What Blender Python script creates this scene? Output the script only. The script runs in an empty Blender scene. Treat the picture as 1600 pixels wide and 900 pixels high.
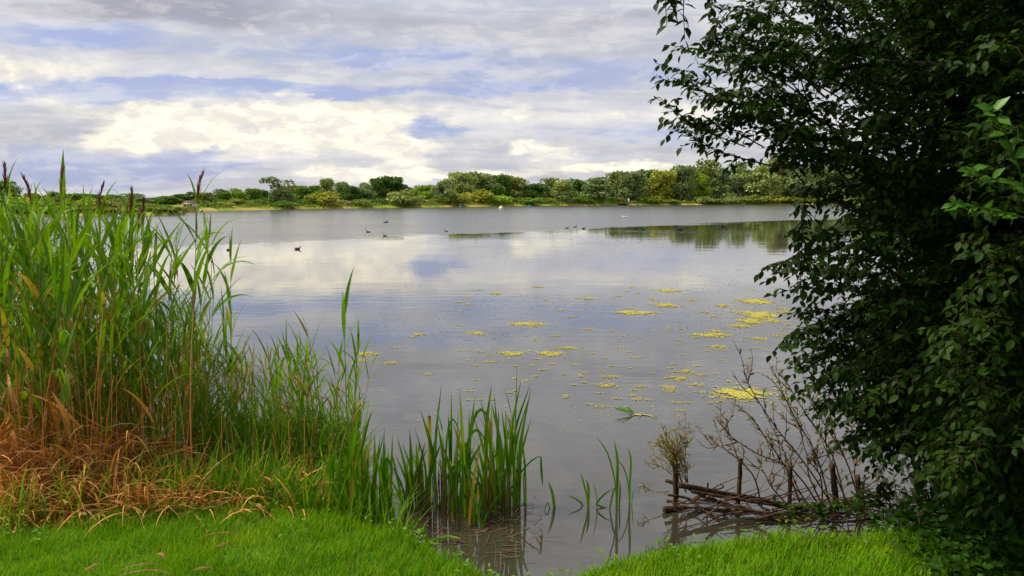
import bpy, math, random
import numpy as np
from mathutils import Vector, Matrix, Quaternion

random.seed(7)
RNG = np.random.default_rng(11)
sc = bpy.context.scene
COL = sc.collection
R = math.radians

# ------------------------------------------------------------------ camera
F, HOR, CAMZ = 1333.333, 310.0, 2.2          # focal length and horizon row of the 1600 px frame, eye height over water
PITCH = math.atan((450 - HOR) / F)
cam_d = bpy.data.cameras.new('camera')
cam_d.sensor_width = 36.0
cam_d.lens = 36.0 * F / 1600
cam_d.clip_start = 0.05
cam_d.clip_end = 20000
cam = bpy.data.objects.new('camera', cam_d)
COL.objects.link(cam)
cam.location = (0, 0, CAMZ)
cam.rotation_euler = (math.pi / 2 - PITCH, 0, 0)
sc.camera = cam

# ------------------------------------------------------------------ world, sun, exposure
SUN_AZ, SUN_EL = R(-72), R(57)               # azimuth measured from the view direction, negative = left
world = bpy.data.worlds.new('World')
sc.world = world
world.use_nodes = True
wt = world.node_tree
wt.nodes.clear()


class NT:
    """small helper for node trees: values may be floats, tuples or sockets"""
    def __init__(self, tree):
        self.t = tree

    def n(self, kind, **kw):
        nd = self.t.nodes.new(kind)
        for k, v in kw.items():
            setattr(nd, k, v)
        return nd

    def put(self, sock, v):
        if v is None:
            return
        if isinstance(v, bpy.types.NodeSocket):
            self.t.links.new(v, sock)
        else:
            if isinstance(v, tuple) and len(v) == 3 and len(sock.default_value) == 4:
                v = (*v, 1.0)
            sock.default_value = v

    def m(self, op, a, b=None, c=None, clamp=False):
        nd = self.n('ShaderNodeMath', operation=op, use_clamp=clamp)
        for i, v in enumerate((a, b, c)):
            self.put(nd.inputs[i], v)
        return nd.outputs[0]

    def noise(self, vec, scale=1.0, detail=4.0, rough=0.55, dist=0.0, col=False):
        nd = self.n('ShaderNodeTexNoise')
        self.put(nd.inputs['Vector'], vec)
        self.put(nd.inputs['Scale'], scale)
        nd.inputs['Detail'].default_value = detail
        nd.inputs['Roughness'].default_value = rough
        nd.inputs['Distortion'].default_value = dist
        return nd.outputs['Color' if col else 'Fac']

    def comb(self, x, y, z=0.0):
        nd = self.n('ShaderNodeCombineXYZ')
        for i, v in enumerate((x, y, z)):
            self.put(nd.inputs[i], v)
        return nd.outputs[0]

    def mix(self, f, a, b):
        nd = self.n('ShaderNodeMix', data_type='RGBA', clamp_factor=True)
        self.put(nd.inputs[0], f)
        self.put(nd.inputs[6], a)
        self.put(nd.inputs[7], b)
        return nd.outputs[2]

    def ss(self, v, lo, hi):
        nd = self.n('ShaderNodeMapRange', interpolation_type='SMOOTHSTEP')
        self.put(nd.inputs[0], v)
        nd.inputs[1].default_value = lo
        nd.inputs[2].default_value = hi
        return nd.outputs[0]

    def scale(self, col, k):
        nd = self.n('ShaderNodeVectorMath', operation='SCALE')
        self.put(nd.inputs[0], col)
        self.put(nd.inputs['Scale'], k)
        return nd.outputs[0]


W = NT(wt)
tc = W.n('ShaderNodeTexCoord')
sep = W.n('ShaderNodeSeparateXYZ')
wt.links.new(tc.outputs['Generated'], sep.inputs[0])
dx, dy, dz = sep.outputs
az = W.m('ARCTAN2', dx, dy)
el = W.m('ARCSINE', dz)
zc = W.m('ADD', W.m('MAXIMUM', dz, 0.0), 0.085)
ply = W.comb(W.m('DIVIDE', dx, zc), W.m('DIVIDE', dy, zc), 0.0)          # cloud-layer plane
flat = W.comb(W.m('MULTIPLY', dx, 5.0), W.m('MULTIPLY', dy, 5.0), W.m('MULTIPLY', dz, 13.0))
plx = W.comb(W.m('MULTIPLY', W.m('DIVIDE', dx, zc), 0.45), W.m('MULTIPLY', W.m('DIVIDE', dy, zc), 1.0), 3.0)
n_streak = W.noise(plx, 0.75, 7, 0.58, 0.5)
n_wide = W.noise(ply, 0.28, 3, 0.5, 0.2)
n_puff = W.noise(flat, 2.6, 8, 0.62, 0.25)
n_warp = W.noise(flat, 1.3, 5, 0.55, 0.0)
n_warp2 = W.noise(W.comb(W.m('MULTIPLY', dx, 6.0), W.m('MULTIPLY', dy, 6.0), W.m('ADD', W.m('MULTIPLY', dz, 20.0), 7.0)), 1.5, 5, 0.6)
azw = W.m('ADD', az, W.m('MULTIPLY', W.m('SUBTRACT', n_warp, 0.5), 0.20))
elw = W.m('ADD', el, W.m('MULTIPLY', W.m('SUBTRACT', n_warp2, 0.5), 0.055))


def ang(px, py):
    a = math.atan((px - 800) / F)
    return a, math.atan((HOR - py) / F * math.cos(a))


def field(blobs):
    out = None
    for cx, cy, rx, ry, amp in blobs:
        a, e = ang(cx, cy)
        u = W.m('MULTIPLY', W.m('SUBTRACT', azw, a), F / rx)
        v = W.m('MULTIPLY', W.m('SUBTRACT', elw, e), F / ry)
        g = W.m('MULTIPLY', W.m('EXPONENT', W.m('MULTIPLY', W.m('ADD', W.m('MULTIPLY', u, u), W.m('MULTIPLY', v, v)), -1.0)), amp)
        out = g if out is None else W.m('ADD', out, g)
    return out


cream_f = field([(330, 205, 150, 40, 1.1), (530, 192, 110, 40, 1.05), (600, 235, 130, 30, 0.55), (220, 215, 70, 30, .6), (660, 235, 50, 20, .8), (800, 185, 120, 14, .55),
                 (860, 240, 40, 10, .8), (720, 275, 140, 10, .85), (960, 268, 130, 10, .85), (560, 272, 60, 8, .55),
                 (60, 130, 110, 34, .7), (1050, 175, 140, 22, .45)])
blue_f = field([(120, 145, 190, 14, .95), (420, 140, 200, 9, .8), (640, 95, 260, 16, .55), (760, 140, 160, 14, .55),
                (690, 205, 60, 13, .95), (640, 240, 90, 9, .7), (290, 232, 60, 13, .75), (120, 270, 170, 28, .75), (330, 262, 100, 9, .5),
                (120, 65, 140, 16, .6), (960, 120, 180, 26, .4), (1010, 215, 120, 12, .5), (820, 268, 60, 8, .4)])
grey_f = field([(150, 18, 130, 30, 1.0), (330, 15, 90, 30, 1.0), (980, 40, 180, 30, .6), (600, 40, 200, 24, .6), (860, 100, 140, 20, .45)])
K = 10.0                                                    # cloud radiance in units of the 0.1 background strength
sky = W.n('ShaderNodeTexSky', sky_type='NISHITA', sun_disc=False)
sky.sun_elevation = SUN_EL
sky.sun_rotation = SUN_AZ
sky.altitude = 50
sky.air_density = 1.0
sky.dust_density = 1.5
s_f = W.ss(W.m('ADD', W.m('MULTIPLY', n_streak, 0.75), W.m('MULTIPLY', n_wide, 0.35)), 0.42, 0.66)
base = W.mix(s_f, (0.38 * K, 0.38 * K, 0.415 * K), (0.56 * K, 0.55 * K, 0.575 * K))
gap = W.ss(W.noise(plx, 1.5, 6, 0.6, 0.6), 0.50, 0.64)
base = W.mix(W.m('MULTIPLY', gap, 0.55), base, (0.33 * K, 0.35 * K, 0.43 * K))
base = W.mix(0.08, base, sky.outputs[0])
blue = W.mix(0.2, (0.26 * K, 0.305 * K, 0.52 * K), sky.outputs[0])
b_f = W.ss(W.m('ADD', blue_f, W.m('MULTIPLY', W.m('SUBTRACT', n_puff, 0.5), 0.8)), 0.10, 0.60)
c1 = W.mix(W.m('MULTIPLY', b_f, 0.95), base, blue)
g_f = W.ss(W.m('ADD', grey_f, W.m('MULTIPLY', W.m('SUBTRACT', n_puff, 0.5), 0.8)), 0.25, 0.9)
c2 = W.mix(W.m('MULTIPLY', g_f, 0.85), c1, (0.27 * K, 0.27 * K, 0.325 * K))
cr_f = W.ss(W.m('ADD', W.m('SUBTRACT', cream_f, W.m('MULTIPLY', blue_f, 0.55)), W.m('MULTIPLY', W.m('SUBTRACT', n_puff, 0.5), 1.5)), 0.18, 0.72)
n_in = W.ss(W.noise(flat, 5.5, 6, 0.6, 0.4), 0.38, 0.64)
c3 = W.mix(cr_f, c2, W.mix(n_in, (0.61 * K, 0.585 * K, 0.53 * K), (0.88 * K, 0.81 * K, 0.64 * K)))
# thin bright streaks everywhere low in the sky
st_f = W.m('MULTIPLY', W.ss(n_streak, 0.56, 0.70), 0.40)
c4 = W.mix(st_f, c3, (0.63 * K, 0.615 * K, 0.61 * K))
# broken puffs with crisper edges over everything
pv = W.comb(W.m('MULTIPLY', dx, 7.0), W.m('MULTIPLY', dy, 7.0), W.m('MULTIPLY', dz, 21.0))
n_p1 = W.noise(pv, 2.1, 10, 0.62, 0.55)
n_p2 = W.noise(pv, 5.0, 8, 0.62, 0.3)
puff = W.m('ADD', W.m('MULTIPLY', n_p1, 0.7), W.m('MULTIPLY', n_p2, 0.3))
c5 = W.mix(W.m('MULTIPLY', W.ss(puff, 0.475, 0.60), 0.30), c4, (0.67 * K, 0.65 * K, 0.625 * K))
shade = W.ss(puff, 0.36, 0.50)
c6 = W.mix(W.m('MULTIPLY', W.m('SUBTRACT', 1.0, shade), 0.25), c5, (0.33 * K, 0.35 * K, 0.45 * K))
bg = W.n('ShaderNodeBackground')
bg.inputs['Strength'].default_value = 0.1
wt.links.new(c6, bg.inputs['Color'])
wo = W.n('ShaderNodeOutputWorld')
wt.links.new(bg.outputs[0], wo.inputs[0])
world.cycles.sampling_method = 'MANUAL'
world.cycles.sample_map_resolution = 512

sun_d = bpy.data.lights.new('sun', 'SUN')
sun_d.energy = 3.9
sun_d.angle = R(10)
sun_d.color = (1.0, 0.93, 0.80)
sun = bpy.data.objects.new('sun', sun_d)
COL.objects.link(sun)
sdir = Vector((math.sin(SUN_AZ) * math.cos(SUN_EL), math.cos(SUN_AZ) * math.cos(SUN_EL), math.sin(SUN_EL)))
sun.rotation_euler = sdir.to_track_quat('Z', 'Y').to_euler()
sun.location = sdir * 50

sc.view_settings.view_transform = 'Standard'
sc.view_settings.look = 'None'
sc.view_settings.exposure = 0.5
sc.view_settings.gamma = 1.0
sc.view_settings.use_curve_mapping = False
sc.cycles.use_denoising = True
sc.cycles.max_bounces = 6
sc.cycles.diffuse_bounces = 3
sc.cycles.glossy_bounces = 3
sc.cycles.transmission_bounces = 4
sc.cycles.sample_clamp_indirect = 4.0

# ------------------------------------------------------------------ helpers
CP, SP = math.cos(PITCH), math.sin(PITCH)


def ray(px, py):
    a, b = (px - 800) / F, (450 - py) / F
    return Vector((a, CP + b * SP, b * CP - SP))


def at(px, py, Y):
    d = ray(px, py)
    return Vector((0, 0, CAMZ)) + d * (Y / d.y)


def on(px, py, z=0.0):
    d = ray(px, py)
    return Vector((0, 0, CAMZ)) + d * ((z - CAMZ) / d.z)


def tag(o, label=None, cat=None, group=None, kind=None):
    if label: o['label'] = label
    if cat: o['category'] = cat
    if group: o['group'] = group
    if kind: o['kind'] = kind
    return o


def empty(name, loc=(0, 0, 0), rz=0.0):
    o = bpy.data.objects.new(name, None)
    o.empty_display_size = 0.1
    o.location = loc
    o.rotation_euler = (0, 0, rz)
    COL.objects.link(o)
    return o


def mesh_np(name, V, Fc, mat=None, tint=None, smooth=True):
    V = np.ascontiguousarray(V, dtype=np.float32)
    Fc = np.ascontiguousarray(Fc, dtype=np.int32)
    m, k = Fc.shape
    me = bpy.data.meshes.new(name)
    me.vertices.add(len(V))
    me.vertices.foreach_set('co', V.ravel())
    me.loops.add(m * k)
    me.loops.foreach_set('vertex_index', Fc.ravel())
    me.polygons.add(m)
    me.polygons.foreach_set('loop_start', np.arange(m, dtype=np.int32) * k)
    if smooth:
        me.polygons.foreach_set('use_smooth', np.ones(m, dtype=bool))
    me.update(calc_edges=True)
    if tint is not None:
        a = me.attributes.new('tint', 'FLOAT', 'POINT')
        a.data.foreach_set('value', np.ascontiguousarray(tint, dtype=np.float32))
    if mat:
        me.materials.append(mat)
    return me


def obj(name, me, parent=None, loc=None):
    o = bpy.data.objects.new(name, me)
    COL.objects.link(o)
    if parent: o.parent = parent
    if loc is not None: o.location = loc
    return o


def copy_tree(o, parent=None):
    c = o.copy()
    COL.objects.link(c)
    c.parent = parent
    for ch in KIDS.get(o.name, []):
        k = ch.copy()
        COL.objects.link(k)
        k.parent = c
    return c


KIDS = {}


def kids(o, *ch):
    KIDS.setdefault(o.name, []).extend(ch)


class Acc:
    """collects vertex/face arrays with one face size"""
    def __init__(self):
        self.V, self.F, self.T, self.n = [], [], [], 0

    def add(self, V, Fc, t=0.5):
        V = np.asarray(V, dtype=np.float32)
        self.V.append(V)
        self.F.append(np.asarray(Fc, dtype=np.int32) + self.n)
        self.T.append(np.full(len(V), t, np.float32) if np.isscalar(t) else np.asarray(t, np.float32))
        self.n += len(V)

    def mesh(self, name, mat, smooth=True):
        return mesh_np(name, np.vstack(self.V), np.vstack(self.F), mat, np.concatenate(self.T), smooth)


def tube(pts, radii, sides=6, cap=True):
    """quads along a polyline"""
    pts = [Vector(p) for p in pts]
    n = len(pts)
    V, Q = [], []
    ref = Vector((0.31, 0.17, 0.94))
    for i, p in enumerate(pts):
        t = (pts[min(i + 1, n - 1)] - pts[max(i - 1, 0)])
        if t.length < 1e-9: t = Vector((0, 0, 1))
        t.normalize()
        r = ref if abs(t.dot(ref)) < 0.95 else Vector((1, 0, 0))
        u = t.cross(r).normalized()
        w = t.cross(u)
        for k in range(sides):
            a = 2 * math.pi * k / sides
            V.append(p + (u * math.cos(a) + w * math.sin(a)) * radii[i])
    for i in range(n - 1):
        for k in range(sides):
            a, b = i * sides + k, i * sides + (k + 1) % sides
            Q.append((a, b, b + sides, a + sides))
    if cap:
        for base, flip in ((0, True), ((n - 1) * sides, False)):
            c = len(V)
            V.append(pts[0] if flip else pts[-1])
            for k in range(0, sides, 2):
                q = (base + k, base + (k + 1) % sides, base + (k + 2) % sides, c)
                Q.append(q[::-1] if flip else q)
    return np.array([tuple(v) for v in V]), np.array(Q)


def strips(base, azi, th0, th1, L, Wd, segs=4, fold=0.0, prof='leaf', roll=None):
    """many curved blades at once: base (n,3), azi heading of the lean, th0/th1 angle from vertical at foot/tip"""
    base = np.asarray(base, float)
    n = len(base)
    bc = lambda v: np.broadcast_to(np.asarray(v, float), (n,))
    azi, th0, th1, L, Wd = map(bc, (azi, th0, th1, L, Wd))
    roll = bc(0.0 if roll is None else roll)
    h = np.stack([np.sin(azi), np.cos(azi), np.zeros(n)], 1)
    side = np.stack([np.cos(azi), -np.sin(azi), np.zeros(n)], 1)
    up = np.array([0, 0, 1.0])
    c = 3 if fold else 2
    V = np.zeros((n, segs + 1, c, 3))
    p = base.copy()
    for i in range(segs + 1):
        t = i / segs
        th = th0 + (th1 - th0) * t ** 1.3
        d = h * np.sin(th)[:, None] + up * np.cos(th)[:, None]
        nrm = h * np.cos(th)[:, None] - up * np.sin(th)[:, None]
        s = side * np.cos(roll)[:, None] + nrm * np.sin(roll)[:, None]
        nn = nrm * np.cos(roll)[:, None] - side * np.sin(roll)[:, None]
        if prof == 'leaf':
            w = (0.35 + 2.4 * t) if t < 0.27 else (1.0 - ((t - 0.27) / 0.73) ** 1.7)
            w = max(w, 0.03)
        elif prof == 'strap':
            w = (0.75 + 0.25 * min(1, t * 3)) * (1.0 if t < 0.55 else max(0.03, 1 - ((t - .55) / .45) ** 2))
        elif prof == 'stalk':
            w = 1.0 - 0.35 * t
        else:
            w = max(0.06, 1.0 - t ** 1.5)
        half = (Wd * 0.5 * w)[:, None] * s
        V[:, i, 0] = p - half
        V[:, i, -1] = p + half
        if fold:
            V[:, i, 1] = p + nn * (Wd * fold * w)[:, None]
        p = p + d * (L / segs)[:, None]
    V = V.reshape(-1, 3)
    stride = (segs + 1) * c
    q = []
    for i in range(segs):
        for k in range(c - 1):
            a = i * c + k
            q.append((a, a + 1, a + c + 1, a + c))
    q = np.array(q)
    Fc = (np.arange(n)[:, None, None] * stride + q[None]).reshape(-1, 4)
    return V, Fc, stride


def ribbon(pts, widths, face=None):
    """a flat blade following a 3D polyline, folded along its middle; face = direction it is seen from"""
    pts = [Vector(p) for p in pts]
    face = Vector(face or (0.25, -1, 0.1))
    V, Q = [], []
    n = len(pts)
    for i, p in enumerate(pts):
        t = (pts[min(i + 1, n - 1)] - pts[max(i - 1, 0)]).normalized()
        s = t.cross(face).normalized()
        nn = s.cross(t)
        w = widths[i] * 0.5
        V += [p - s * w, p + nn * w * 0.45, p + s * w]
    for i in range(n - 1):
        for k in range(2):
            a = i * 3 + k
            Q.append((a, a + 1, a + 4, a + 3))
    return np.array([tuple(v) for v in V]), np.array(Q)


def smooth_pts(P, n=10):
    """Catmull-Rom through the points"""
    P = [Vector(p) for p in P]
    P = [P[0] * 2 - P[1]] + P + [P[-1] * 2 - P[-2]]
    out = []
    segs = len(P) - 3
    for s in range(segs):
        p0, p1, p2, p3 = P[s:s + 4]
        k = max(2, n // segs)
        for i in range(k + (1 if s == segs - 1 else 0)):
            t = i / k
            out.append(0.5 * ((2 * p1) + (p2 - p0) * t + (2 * p0 - 5 * p1 + 4 * p2 - p3) * t * t + (3 * p1 - p0 - 3 * p2 + p3) * t ** 3))
    return out


LEAF_V = np.array([(0, 0, 0), (-.19, .22, .05), (0, .26, 0), (.19, .22, .05), (-.24, .54, .05), (0, .58, -.015), (.24, .54, .05), (0, 1, -.09)])
LEAF_F = np.array([(0, 2, 1), (0, 3, 2), (1, 2, 5), (1, 5, 4), (2, 3, 6), (2, 6, 5), (4, 5, 7), (5, 6, 7)])
NARROW = np.array([1.0, 1.0, 1.0]) * np.array([0.42, 1, 1])


def leaf_mass(P, D, N, S, T, narrow=1.0):
    """oval leaves: position, pointing direction, normal, length, tint -> arrays of triangles"""
    P, D, N, S = (np.asarray(a, float) for a in (P, D, N, S))
    D /= np.linalg.norm(D, axis=1, keepdims=True) + 1e-9
    X = np.cross(D, N)
    X /= np.linalg.norm(X, axis=1, keepdims=True) + 1e-9
    Z = np.cross(X, D)
    lv = LEAF_V * np.array([narrow, 1, 1])
    V = P[:, None] + S[:, None, None] * (lv[None, :, 0:1] * X[:, None] + lv[None, :, 1:2] * D[:, None] + lv[None, :, 2:3] * Z[:, None])
    n = len(P)
    Fc = (np.arange(n)[:, None, None] * 8 + LEAF_F[None]).reshape(-1, 3)
    return V.reshape(-1, 3), Fc, np.repeat(np.asarray(T, float), 8)


def frame_matrix(p, d, nrm, s):
    d = Vector(d).normalized()
    x = d.cross(Vector(nrm))
    if x.length < 1e-6: x = Vector((1, 0, 0))
    x.normalize()
    z = x.cross(d)
    m = Matrix((x * s, d * s, z * s)).transposed().to_4x4()
    m.translation = Vector(p)
    return m


# ------------------------------------------------------------------ materials
def new_mat(name):
    m = bpy.data.materials.new(name)
    m.use_nodes = True
    m.node_tree.nodes.clear()
    return m, NT(m.node_tree)


def finish(m, T, shader):
    o = T.n('ShaderNodeOutputMaterial')
    T.t.links.new(shader, o.inputs[0])
    return m


def principled(T, col, rough=0.6, spec=0.5, normal=None):
    p = T.n('ShaderNodeBsdfPrincipled')
    T.put(p.inputs['Base Color'], col)
    T.put(p.inputs['Roughness'], rough)
    T.put(p.inputs['Specular IOR Level'], spec)
    if normal is not None: T.t.links.new(normal, p.inputs['Normal'])
    return p.outputs[0]


def bump(T, h, strength=0.3, dist=0.01):
    b = T.n('ShaderNodeBump')
    b.inputs['Strength'].default_value = strength
    b.inputs['Distance'].default_value = dist
    T.t.links.new(h, b.inputs['Height'])
    return b.outputs[0]


def leaf_mat(name, c0, c1, c2, transl=0.35, rough=0.5, objcol=False, tcol=(1.25, 1.15, 0.55), grain=40.0, spec=0.35):
    """c0..c1 by tint / object random, patches of c2"""
    m, T = new_mat(name)
    at_ = T.n('ShaderNodeAttribute', attribute_name='tint')
    oi = T.n('ShaderNodeObjectInfo')
    co = T.n('ShaderNodeTexCoord')
    f = T.m('FRACT', T.m('ADD', at_.outputs['Fac'], T.m('MULTIPLY', oi.outputs['Random'], 0.999 if not objcol else 0.0)))
    f = T.m('ABSOLUTE', T.m('SUBTRACT', T.m('MULTIPLY', f, 2.0), 1.0))
    col = T.mix(f, c0, c1)
    nz = T.noise(co.outputs['Object'], grain, 3, 0.6)
    col = T.mix(T.m('MULTIPLY', T.ss(nz, 0.52, 0.75), 0.7), col, c2)
    if objcol:
        mx = T.n('ShaderNodeMix', data_type='RGBA', blend_type='MULTIPLY')
        mx.inputs[0].default_value = 1.0
        T.t.links.new(col, mx.inputs[6])
        T.t.links.new(oi.outputs['Color'], mx.inputs[7])
        col = mx.outputs[2]
    p = principled(T, col, rough, spec)
    if transl <= 0:
        return finish(m, T, p)
    tr = T.n('ShaderNodeBsdfTranslucent')
    mt = T.n('ShaderNodeMix', data_type='RGBA', blend_type='MULTIPLY')
    mt.inputs[0].default_value = 1.0
    T.t.links.new(col, mt.inputs[6])
    mt.inputs[7].default_value = (*tcol, 1)
    T.t.links.new(mt.outputs[2], tr.inputs['Color'])
    ms = T.n('ShaderNodeMixShader')
    ms.inputs[0].default_value = transl
    T.t.links.new(p, ms.inputs[1])
    T.t.links.new(tr.outputs[0], ms.inputs[2])
    return finish(m, T, ms.outputs[0])


def wood_mat(name, c0, c1, scale=30.0, rough=0.85):
    m, T = new_mat(name)
    co = T.n('ShaderNodeTexCoord')
    oi = T.n('ShaderNodeObjectInfo')
    mp = T.n('ShaderNodeMapping')
    mp.inputs['Scale'].default_value = (1, 1, 0.25)
    T.t.links.new(co.outputs['Object'], mp.inputs[0])
    nz = T.noise(mp.outputs[0], scale, 6, 0.65, 0.4)
    col = T.mix(T.ss(nz, 0.35, 0.68), c0, c1)
    return finish(m, T, principled(T, col, rough, 0.2, bump(T, nz, 0.7, 0.006)))


def plain_mat(name, col, rough=0.5, var=0.25, scale=6.0):
    m, T = new_mat(name)
    co = T.n('ShaderNodeTexCoord')
    nz = T.noise(co.outputs['Object'], scale, 4, 0.6)
    c = T.mix(T.ss(nz, 0.3, 0.7), tuple(v * (1 - var) for v in col), tuple(min(1, v * (1 + var)) for v in col))
    return finish(m, T, principled(T, c, rough, 0.4))


M_GRASS = leaf_mat('lawn_grass', (0.225, 0.42, 0.005), (0.115, 0.29, 0.003), (0.30, 0.44, 0.012), 0.35, 0.7, grain=2.2, spec=0.12)
M_REED = leaf_mat('reed_leaf_green', (0.15, 0.29, 0.007), (0.062, 0.175, 0.006), (0.23, 0.30, 0.02), 0.40, 0.5, grain=9, spec=.2)
M_REEDY = leaf_mat('reed_leaf_fresh', (0.18, 0.34, 0.008), (0.085, 0.225, 0.007), (0.26, 0.34, 0.03), 0.42, 0.5, grain=9, spec=.2)
M_STEM = leaf_mat('reed_stem', (0.17, 0.24, 0.025), (0.30, 0.20, 0.05), (0.35, 0.17, 0.05), 0.0, 0.55, grain=5)
M_DRY = leaf_mat('dead_reed_straw', (0.70, 0.335, 0.085), (0.34, 0.135, 0.028), (0.74, 0.47, 0.17), 0.18, 0.7, tcol=(1.1, 1, .8), grain=14)
M_PLUME = leaf_mat('reed_plume', (0.26, 0.09, 0.045), (0.13, 0.05, 0.03), (0.32, 0.16, 0.08), 0.15, 0.8, tcol=(1, 1, 1), grain=20)
M_STRAP = leaf_mat('strap_leaf', (0.12, 0.28, 0.009), (0.05, 0.17, 0.007), (0.18, 0.30, 0.02), 0.35, 0.45, grain=7, spec=.2)
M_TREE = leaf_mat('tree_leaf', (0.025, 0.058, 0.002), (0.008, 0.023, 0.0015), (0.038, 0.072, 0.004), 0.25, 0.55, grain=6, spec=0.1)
M_YOUNG_LIT = leaf_mat('lit_young_leaf', (0.10, 0.24, 0.02), (0.05, 0.15, 0.012), (0.12, 0.25, 0.03), 0.35, 0.45, grain=6)  # young green made lighter to stand for light falling on the nearer sprigs
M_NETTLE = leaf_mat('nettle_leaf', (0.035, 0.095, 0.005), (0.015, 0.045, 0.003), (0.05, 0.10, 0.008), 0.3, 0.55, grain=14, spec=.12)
M_RUST = leaf_mat('rusty_leaf', (0.12, 0.17, 0.02), (0.18, 0.07, 0.02), (0.10, 0.16, 0.02), 0.3, 0.55, grain=9)
M_WILLOW = leaf_mat('willow_sprout_leaf', (0.28, 0.22, 0.03), (0.19, 0.24, 0.025), (0.34, 0.17, 0.03), 0.35, 0.5, grain=9)
M_FAR = leaf_mat('far_foliage', (1.0, 1.0, 1.0), (0.52, 0.55, 0.52), (1.25, 1.2, 0.9), 0.25, 0.7, objcol=True, tcol=(1.1, 1.15, .6), grain=1.3, spec=0.15)
M_BARK = wood_mat('grey_brown_bark', (0.028, 0.020, 0.013), (0.075, 0.055, 0.035), 18)
M_TWIG = wood_mat('twig_bark', (0.05, 0.024, 0.012), (0.14, 0.068, 0.032), 60)
M_DTWIG = wood_mat('dark_tree_twig', (0.022, 0.014, 0.008), (0.05, 0.032, 0.018), 60)
M_OLIVE = leaf_mat('yellowing_blade', (0.30, 0.27, 0.03), (0.36, 0.22, 0.05), (0.22, 0.27, 0.02), 0.35, 0.55, grain=9, spec=.2)
M_POST = wood_mat('wet_fence_wood', (0.022, 0.015, 0.010), (0.115, 0.070, 0.036), 34)
M_ALGAE = leaf_mat('floating_algae', (0.46, 0.39, 0.05), (0.27, 0.26, 0.035), (0.54, 0.46, 0.12), 0.0, 0.8, grain=14)
M_SPECK = leaf_mat('floating_specks', (0.17, 0.15, 0.05), (0.08, 0.07, 0.04), (0.34, 0.30, 0.07), 0.0, 0.8, grain=3)

# water: calm mirror near the bank, wind-rippled beyond a slanting line
m, T = new_mat('lake_water')
geo = T.n('ShaderNodeNewGeometry')
sx = T.n('ShaderNodeSeparateXYZ')
T.t.links.new(geo.outputs['Position'], sx.inputs[0])
wx, wy, _ = sx.outputs
A, B = on(290, 383), on(1240, 344)
nrm2 = Vector((-(B.y - A.y), (B.x - A.x))).normalized()
wob = T.m('MULTIPLY', T.m('SUBTRACT', T.noise(geo.outputs['Position'], 0.06, 3), 0.5), 14.0)
mid = on(760, 359)
dline = T.m('ADD', T.m('ADD', T.m('MULTIPLY', T.m('SUBTRACT', wx, A.x), nrm2.x), T.m('MULTIPLY', T.m('SUBTRACT', wy, A.y), nrm2.y)), wob)
dline = T.m('ADD', dline, T.m('MULTIPLY', T.m('SUBTRACT', T.noise(geo.outputs['Position'], 0.55, 4, 0.65), 0.5), 5.0))
rip = T.ss(dline, -1.4, 1.6)
st = T.n('ShaderNodeMapping')
st.inputs['Scale'].default_value = (0.55, 1.0, 1.0)
T.t.links.new(geo.outputs['Position'], st.inputs[0])
n_small = T.noise(st.outputs[0], 3.2, 3, 0.5, 0.3)
n_swell = T.noise(st.outputs[0], 0.55, 2, 0.5, 0.3)
n_rip = T.noise(st.outputs[0], 1.7, 4, 0.6, 0.2)
patch = T.ss(T.noise(st.outputs[0], 0.10, 3, 0.5), 0.46, 0.62)
hcalm = T.m('ADD', T.m('MULTIPLY', n_small, T.m('ADD', 0.0010, T.m('MULTIPLY', patch, 0.0026))), T.m('MULTIPLY', n_swell, 0.0035))
hgt = T.m('ADD', T.m('MULTIPLY', hcalm, T.m('SUBTRACT', 1.0, rip)), T.m('MULTIPLY', T.m('MULTIPLY', n_rip, T.m('ADD', 0.030, T.m('MULTIPLY', patch, 0.035))), rip))
bn = T.n('ShaderNodeBump')
bn.inputs['Strength'].default_value = 1.0
bn.inputs['Distance'].default_value = 1.0
T.t.links.new(hgt, bn.inputs['Height'])
rgh = T.m('ADD', 0.015, T.m('MULTIPLY', rip, 0.15))
wcol = T.mix(T.ss(T.noise(geo.outputs['Position'], 0.35, 4), 0.35, 0.7), (0.032, 0.029, 0.018), (0.043, 0.040, 0.026))
pw = T.n('ShaderNodeBsdfPrincipled')
T.put(pw.inputs['Base Color'], wcol)
T.put(pw.inputs['Roughness'], rgh)
pw.inputs['IOR'].default_value = 2.0
T.t.links.new(bn.outputs[0], pw.inputs['Normal'])
M_WATER = finish(m, T, pw.outputs[0])

# ground of the near bank: soil under turf, straw litter under the reeds
m, T = new_mat('bank_soil')
geo = T.n('ShaderNodeNewGeometry')
nz = T.noise(geo.outputs['Position'], 9, 6, 0.65)
n2 = T.noise(geo.outputs['Position'], 1.4, 3, 0.5)
col = T.mix(T.ss(nz, 0.35, 0.65), (0.030, 0.022, 0.013), (0.075, 0.055, 0.028))
at_ = T.n('ShaderNodeAttribute', attribute_name='tint')
col = T.mix(T.m('MULTIPLY', at_.outputs['Fac'], T.ss(nz, 0.25, 0.5)), col, (0.05, 0.13, 0.008))
M_SOIL = finish(m, T, principled(T, col, 0.95, 0.1, bump(T, nz, 0.8, 0.03)))
m, T = new_mat('far_meadow')
geo = T.n('ShaderNodeNewGeometry')
nz = T.noise(geo.outputs['Position'], 0.12, 5, 0.6)
col = T.mix(T.ss(nz, 0.38, 0.62), (0.15, 0.21, 0.02), (0.33, 0.27, 0.07))
M_MEADOW = finish(m, T, principled(T, col, 0.9, 0.1))
#@@STRUCTURE
# ------------------------------------------------------------------ the setting: water, near bank, far shore
wv = [(-6000, -3000, 0), (6000, -3000, 0), (6000, 9000, 0), (-6000, 9000, 0)]
tag(obj('water', mesh_np('water', wv, [(0, 1, 2, 3)], M_WATER, smooth=False)), kind='structure')

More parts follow.
